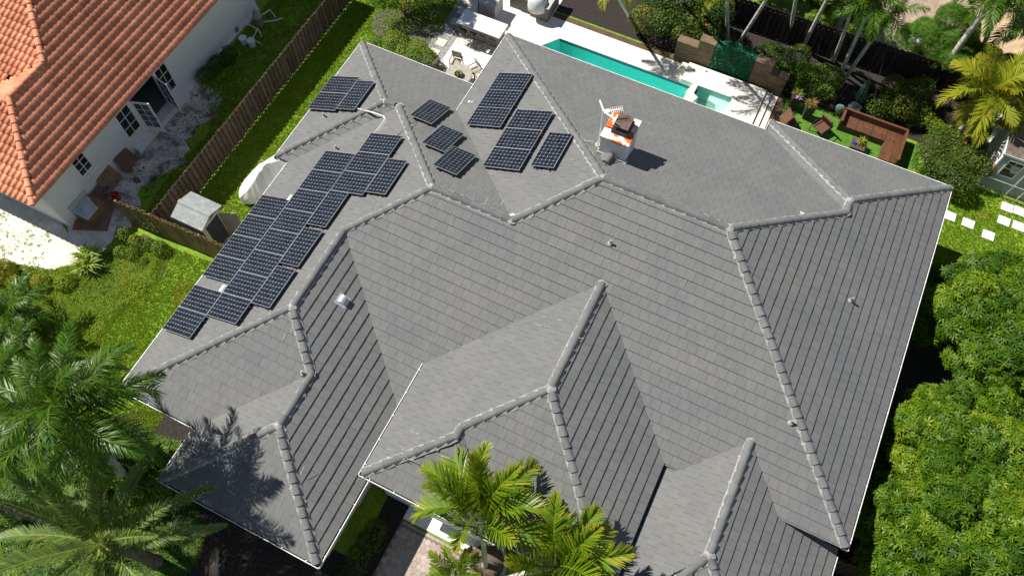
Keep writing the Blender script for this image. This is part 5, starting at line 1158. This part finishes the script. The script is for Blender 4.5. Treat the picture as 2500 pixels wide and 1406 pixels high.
# back palms: base pixel, crown pixel, crown height
GP = 'slender palms along the back fence'
for lab, bq, cq_, z, kind, n, sc in [
 ('slim palm at the top, left of the big orange-blossom hedge', (1547, 60), (1497, -28), 3.6, 'areca', 10, .75),
 ('slim pale palm trunk rising through the orange-blossom hedge', (1661, 46), (1664, -110), 6.5, 'coco', 10, .7),
 ('small curved palm between hedge and artificial hedge panel', (1703, 67), (1742, 4), 3.4, 'areca', 9, .55),
 ('straight pale palm trunk directly behind the artificial hedge', (1776, 103), (1775, -130), 6.5, 'coco', 10, .75),
 ('palm trunk leaning right behind the artificial hedge', (1801, 109), (1935, -110), 6.5, 'coco', 10, .75),
 ('palm with upright grey trunk left of the leaning pair', (1927, 99), (1970, -130), 6.5, 'coco', 10, .75),
 ('palm leaning right, its base by the sunlit hedge', (1957, 123), (2085, -120), 6.5, 'coco', 10, .75),
 ('palm rising in front of the sunlit fence boards', (2034, 150), (2085, 5), 4.8, 'coco', 10, .7),
 ('palm leaning right from the shared base near the parasol', (2044, 203), (2130, 15), 4.8, 'coco', 11, .75),
 ('more slanted palm from the shared base near the parasol', (2056, 203), (2165, 50), 4.2, 'coco', 11, .65)]:
    palm(lab, P3(G(*bq)), P3(G(*cq_, z)), .1, .075, kind, n, sc, group=GP, shaft=True, a0=random.uniform(0, 6))
palm('tall palm with long pale ringed trunk leaning to the upper right', P3(G(2268, 222)), P3(G(2428, 0, 5.2)), .15, .12, 'coco', 13, .85, a0=.5)
palm('second leaning palm just right of the long pale trunk', P3(G(2392, 142)), P3(G(2455, -10, 4.6)), .12, .1, 'coco', 10, .75, a0=1.5)
palm('palm with dark fronds at the upper right edge', P3(G(2510, 160)), P3(G(2500, 62, 4.0)), .12, .1, 'coco', 14, .85, a0=2.5)
palm('yellow-green areca palm above the cottage', P3(G(2330, 340)), P3(G(2415, 235, 2.9)), .14, .11, 'areca', 22, 1.1, a0=.3)
palm('second yellow-green areca palm at the cottage corner', P3(G(2440, 330)), P3(G(2480, 262, 2.5)), .13, .1, 'areca', 16, .95, a0=1.3)
palm('small yellow palm between the wide hedge and the cottage wall', P3(G(2405, 345)), P3(G(2390, 300, 1.6)), .1, .08, 'areca', 12, .7, a0=2.3)
# ------------------------------------------------------------------ the lot behind the back fence
sheet('back_terrace', [(5.2, 20.4), (10.5, 20.6), (11.5, 27), (5, 27)], .006, mat('beige_terrace', (.34, .26, .19), .9, .15, 1.5, ns2=6))
sheet('back_sand', [(11.6, 20.5), (20, 21), (20, 30), (11.6, 30)], .005, mat('tan_sand', (.5, .36, .22), .95, .15, 2))
ch_ = thing('garden_chair', 'white plastic garden chair on the beige terrace beyond the fence', 'chair', (8.7, 22.3, 0)); M = RZ(8.7, 22.3, .01, 2.4)
b = MB(); b.box(-.22, .22, -.22, .22, .4, .44, M); b.build('seat', m_white, ch_, bevel=.02); b = MB(); b.box(-.22, .22, -.25, -.22, .44, .85, M); b.build('backrest', m_white, ch_, bevel=.02)
for sx in (-1, 1):
    for sy in (-1, 1): b = MB(); b.beam(M @ Vector((.2*sx, .2*sy, .4)), M @ Vector((.24*sx, .24*sy, 0)), .04, .04); b.build('leg', m_white, ch_)
sw = thing('swing_frame', 'grey metal swing frame beyond the back fence', 'swing frame', (7.6, 21.7, 0))
b = MB(); b.tube([(7.0, 21.2, 1.5), (8.9, 22.2, 1.5)], .03, 8); b.build('top_bar', m_galv, sw)
for x, y in ((7.0, 21.2), (8.9, 22.2)):
    for s_ in (-1, 1): b = MB(); b.tube([(x, y, 1.5), (x-.25*s_, y+.5*s_, 0)], .025, 8); b.build('leg', m_galv, sw)
# ------------------------------------------------------------------ lawn blades and weeds
blade_v = [(-.35, 0, 0), (.35, 0, 0), (.8, .9, .55), (-1.1, .6, .45), (.1, -1.2, .5)]; blade_f = [(0, 1, 2), (0, 1, 3), (0, 1, 4)]
def lawn(name, label, poly, dens, size, m, hz=1., tmpl=None, bias=0., excl=None, patch=True):
    xs = [p[0] for p in poly]; ys = [p[1] for p in poly]; n = int(dens*(max(xs)-min(xs))*(max(ys)-min(ys))); q = np.stack([rng.uniform(min(xs), max(xs), n), rng.uniform(min(ys), max(ys), n)], 1)
    ins = np.zeros(n, bool)
    for i in range(len(poly)):
        a, c = poly[i-1], poly[i]; cond = (a[1] > q[:, 1]) != (c[1] > q[:, 1])
        with np.errstate(divide='ignore', invalid='ignore'): ins ^= cond & (q[:, 0] < (c[0]-a[0])*(q[:, 1]-a[1])/(c[1]-a[1]+1e-12)+a[0])
    q = q[ins]; n = len(q); pos = np.column_stack([q, np.full(n, .0)])
    w_ = .5+.5*np.sin(q[:, 0]*1.7+2*np.sin(q[:, 1]*.9))*np.sin(q[:, 1]*1.3+1.4*np.sin(q[:, 0]*.8)); tv, tf = tmpl or (blade_v, blade_f)
    V, F, r_ = scat(tv, tf, pos, frames(np.tile([0, 0, 1.], (n, 1))+rng.normal(0, .25, (n, 3))), size*rng.uniform(.6, 1.3, n)*(.75+.5*w_), np.clip(.3+bias+.3*w_+rng.normal(0, .12, n)+.3*((np.sin(q[:, 0]*2.3+1.7*np.sin(q[:, 1]*1.1)+.6)*np.sin(q[:, 1]*.83+2.1) > .78)), 0, 1))
    o = link(name, npmesh(name, V, F, m, r_)); tag(o, label, 'grass', kind='stuff'); return o
lawn('grass', 'mown grass strip between the side fence and the grey house', [(-17.4, -2.3), (-13, -2.3), (-12.8, 9.5), (-11.9, 9.6), (-12.7, 15.5), (-17.4, 15.5)], 520, .055, L_gras, bias=.05)
lawn('front_grass', 'sunny mown lawn in front of the wooden gate', [(-17.6, -3), (-13, -2.6), (-12.6, -10), (-15.2, -12), (-17.2, -11), (-17.2, -6.5), (-16.6, -4.5)], 560, .06, L_gras, bias=.08)
lawn('weeds', 'rough weeds and tall grass on the left lot', [(-26, -7.6), (-20.6, -6.0), (-19.3, -4.4), (-17.6, -3), (-16.6, -4.5), (-17.1, -6.5), (-17, -11), (-15.2, -12.5), (-17, -15), (-26, -15)], 260, .13, L_weed, tmpl=SROS, bias=.02)
lawn('weed_grass', 'long grass among the weeds on the left lot', [(-26, -7.6), (-20.6, -6.0), (-19.3, -4.4), (-17.2, -3), (-16.4, -4.5), (-16.9, -6.5), (-16.8, -11), (-15.2, -12.5), (-17, -15), (-26, -15)], 260, .09, L_gras, bias=-.05)
lawn('fence_grass', 'shaded grass behind the neighbour house along the fence', [(-21.2, 4.9), (-20.4, 4.3), (-19.4, 3.5), (-19.0, 2.5), (-19.3, 1), (-19.2, -1), (-18.8, -2.3), (-17.6, -2.3), (-17.6, 16), (-21.2, 16), (-21.2, 8)], 330, .06, L_gras, bias=-.05)
lawn('fence_foot_weeds', 'sunlit weeds along the foot of the long side fence', [(-18.4, -2.2), (-17.6, -2.4), (-17.6, 12.5), (-18.3, 12.5)], 200, .13, L_hedge, tmpl=SROS, bias=.1)
lawn('side_grass', 'lawn with stepping stones beside the cottage', [(11.5, 9.5), (12.2, 8.0), (18, 9), (18, 15.3), (13.3, 15.5), (11.4, 13.8)], 480, .055, L_gras, bias=.02)
lawn('turf_blades', 'short artificial turf blades in the lounge corner', [(4.26, 12), (10.7, 12), (10.5, 16.5), (6.3, 16.58), (5.4, 16.45), (4.26, 16.3)], 420, .03, leafmat('turf_blade', [(.06, .15, .012), (.085, .19, .016), (.11, .22, .018)], .6, .25))
lawn('sand_weeds', 'sparse weeds growing through the white sand', [(-26, -4.8), (-21.8, -4.6), (-21.3, -6.2), (-23.5, -7), (-26, -6.5)], 22, .09, L_weed, tmpl=SROS, bias=.1)
lawn('ground_cover', 'leafy ground cover under the palms in front of the left wing', [(-20, -11.5), (-15.4, -10.8), (-12.6, -9.9), (-10.2, -9.5), (-9.6, -11.2), (-8.4, -12.3), (-8, -17), (-20, -17)], 190, .15, L_hedge, tmpl=SROS, bias=-.12)
lawn('dry_leaf_litter', 'pale dry leaves scattered over the bed below the front eave', [(-9, -11.3), (-3, -11.3), (-3, -14), (-8, -14)], 60, .07, mat('dry_leaf', (.16, .1, .06), .9, .3, 5), tmpl=(LEAF[0], LEAF[1]))
lawn('dirt_weeds', 'sparse weeds and litter on the bare dirt beside the white wall', [(-21.3, -3.8), (-19.4, -3.4), (-19.2, 4), (-21.2, 4.8)], 60, .06, L_hedged, tmpl=SROS, bias=-.1)
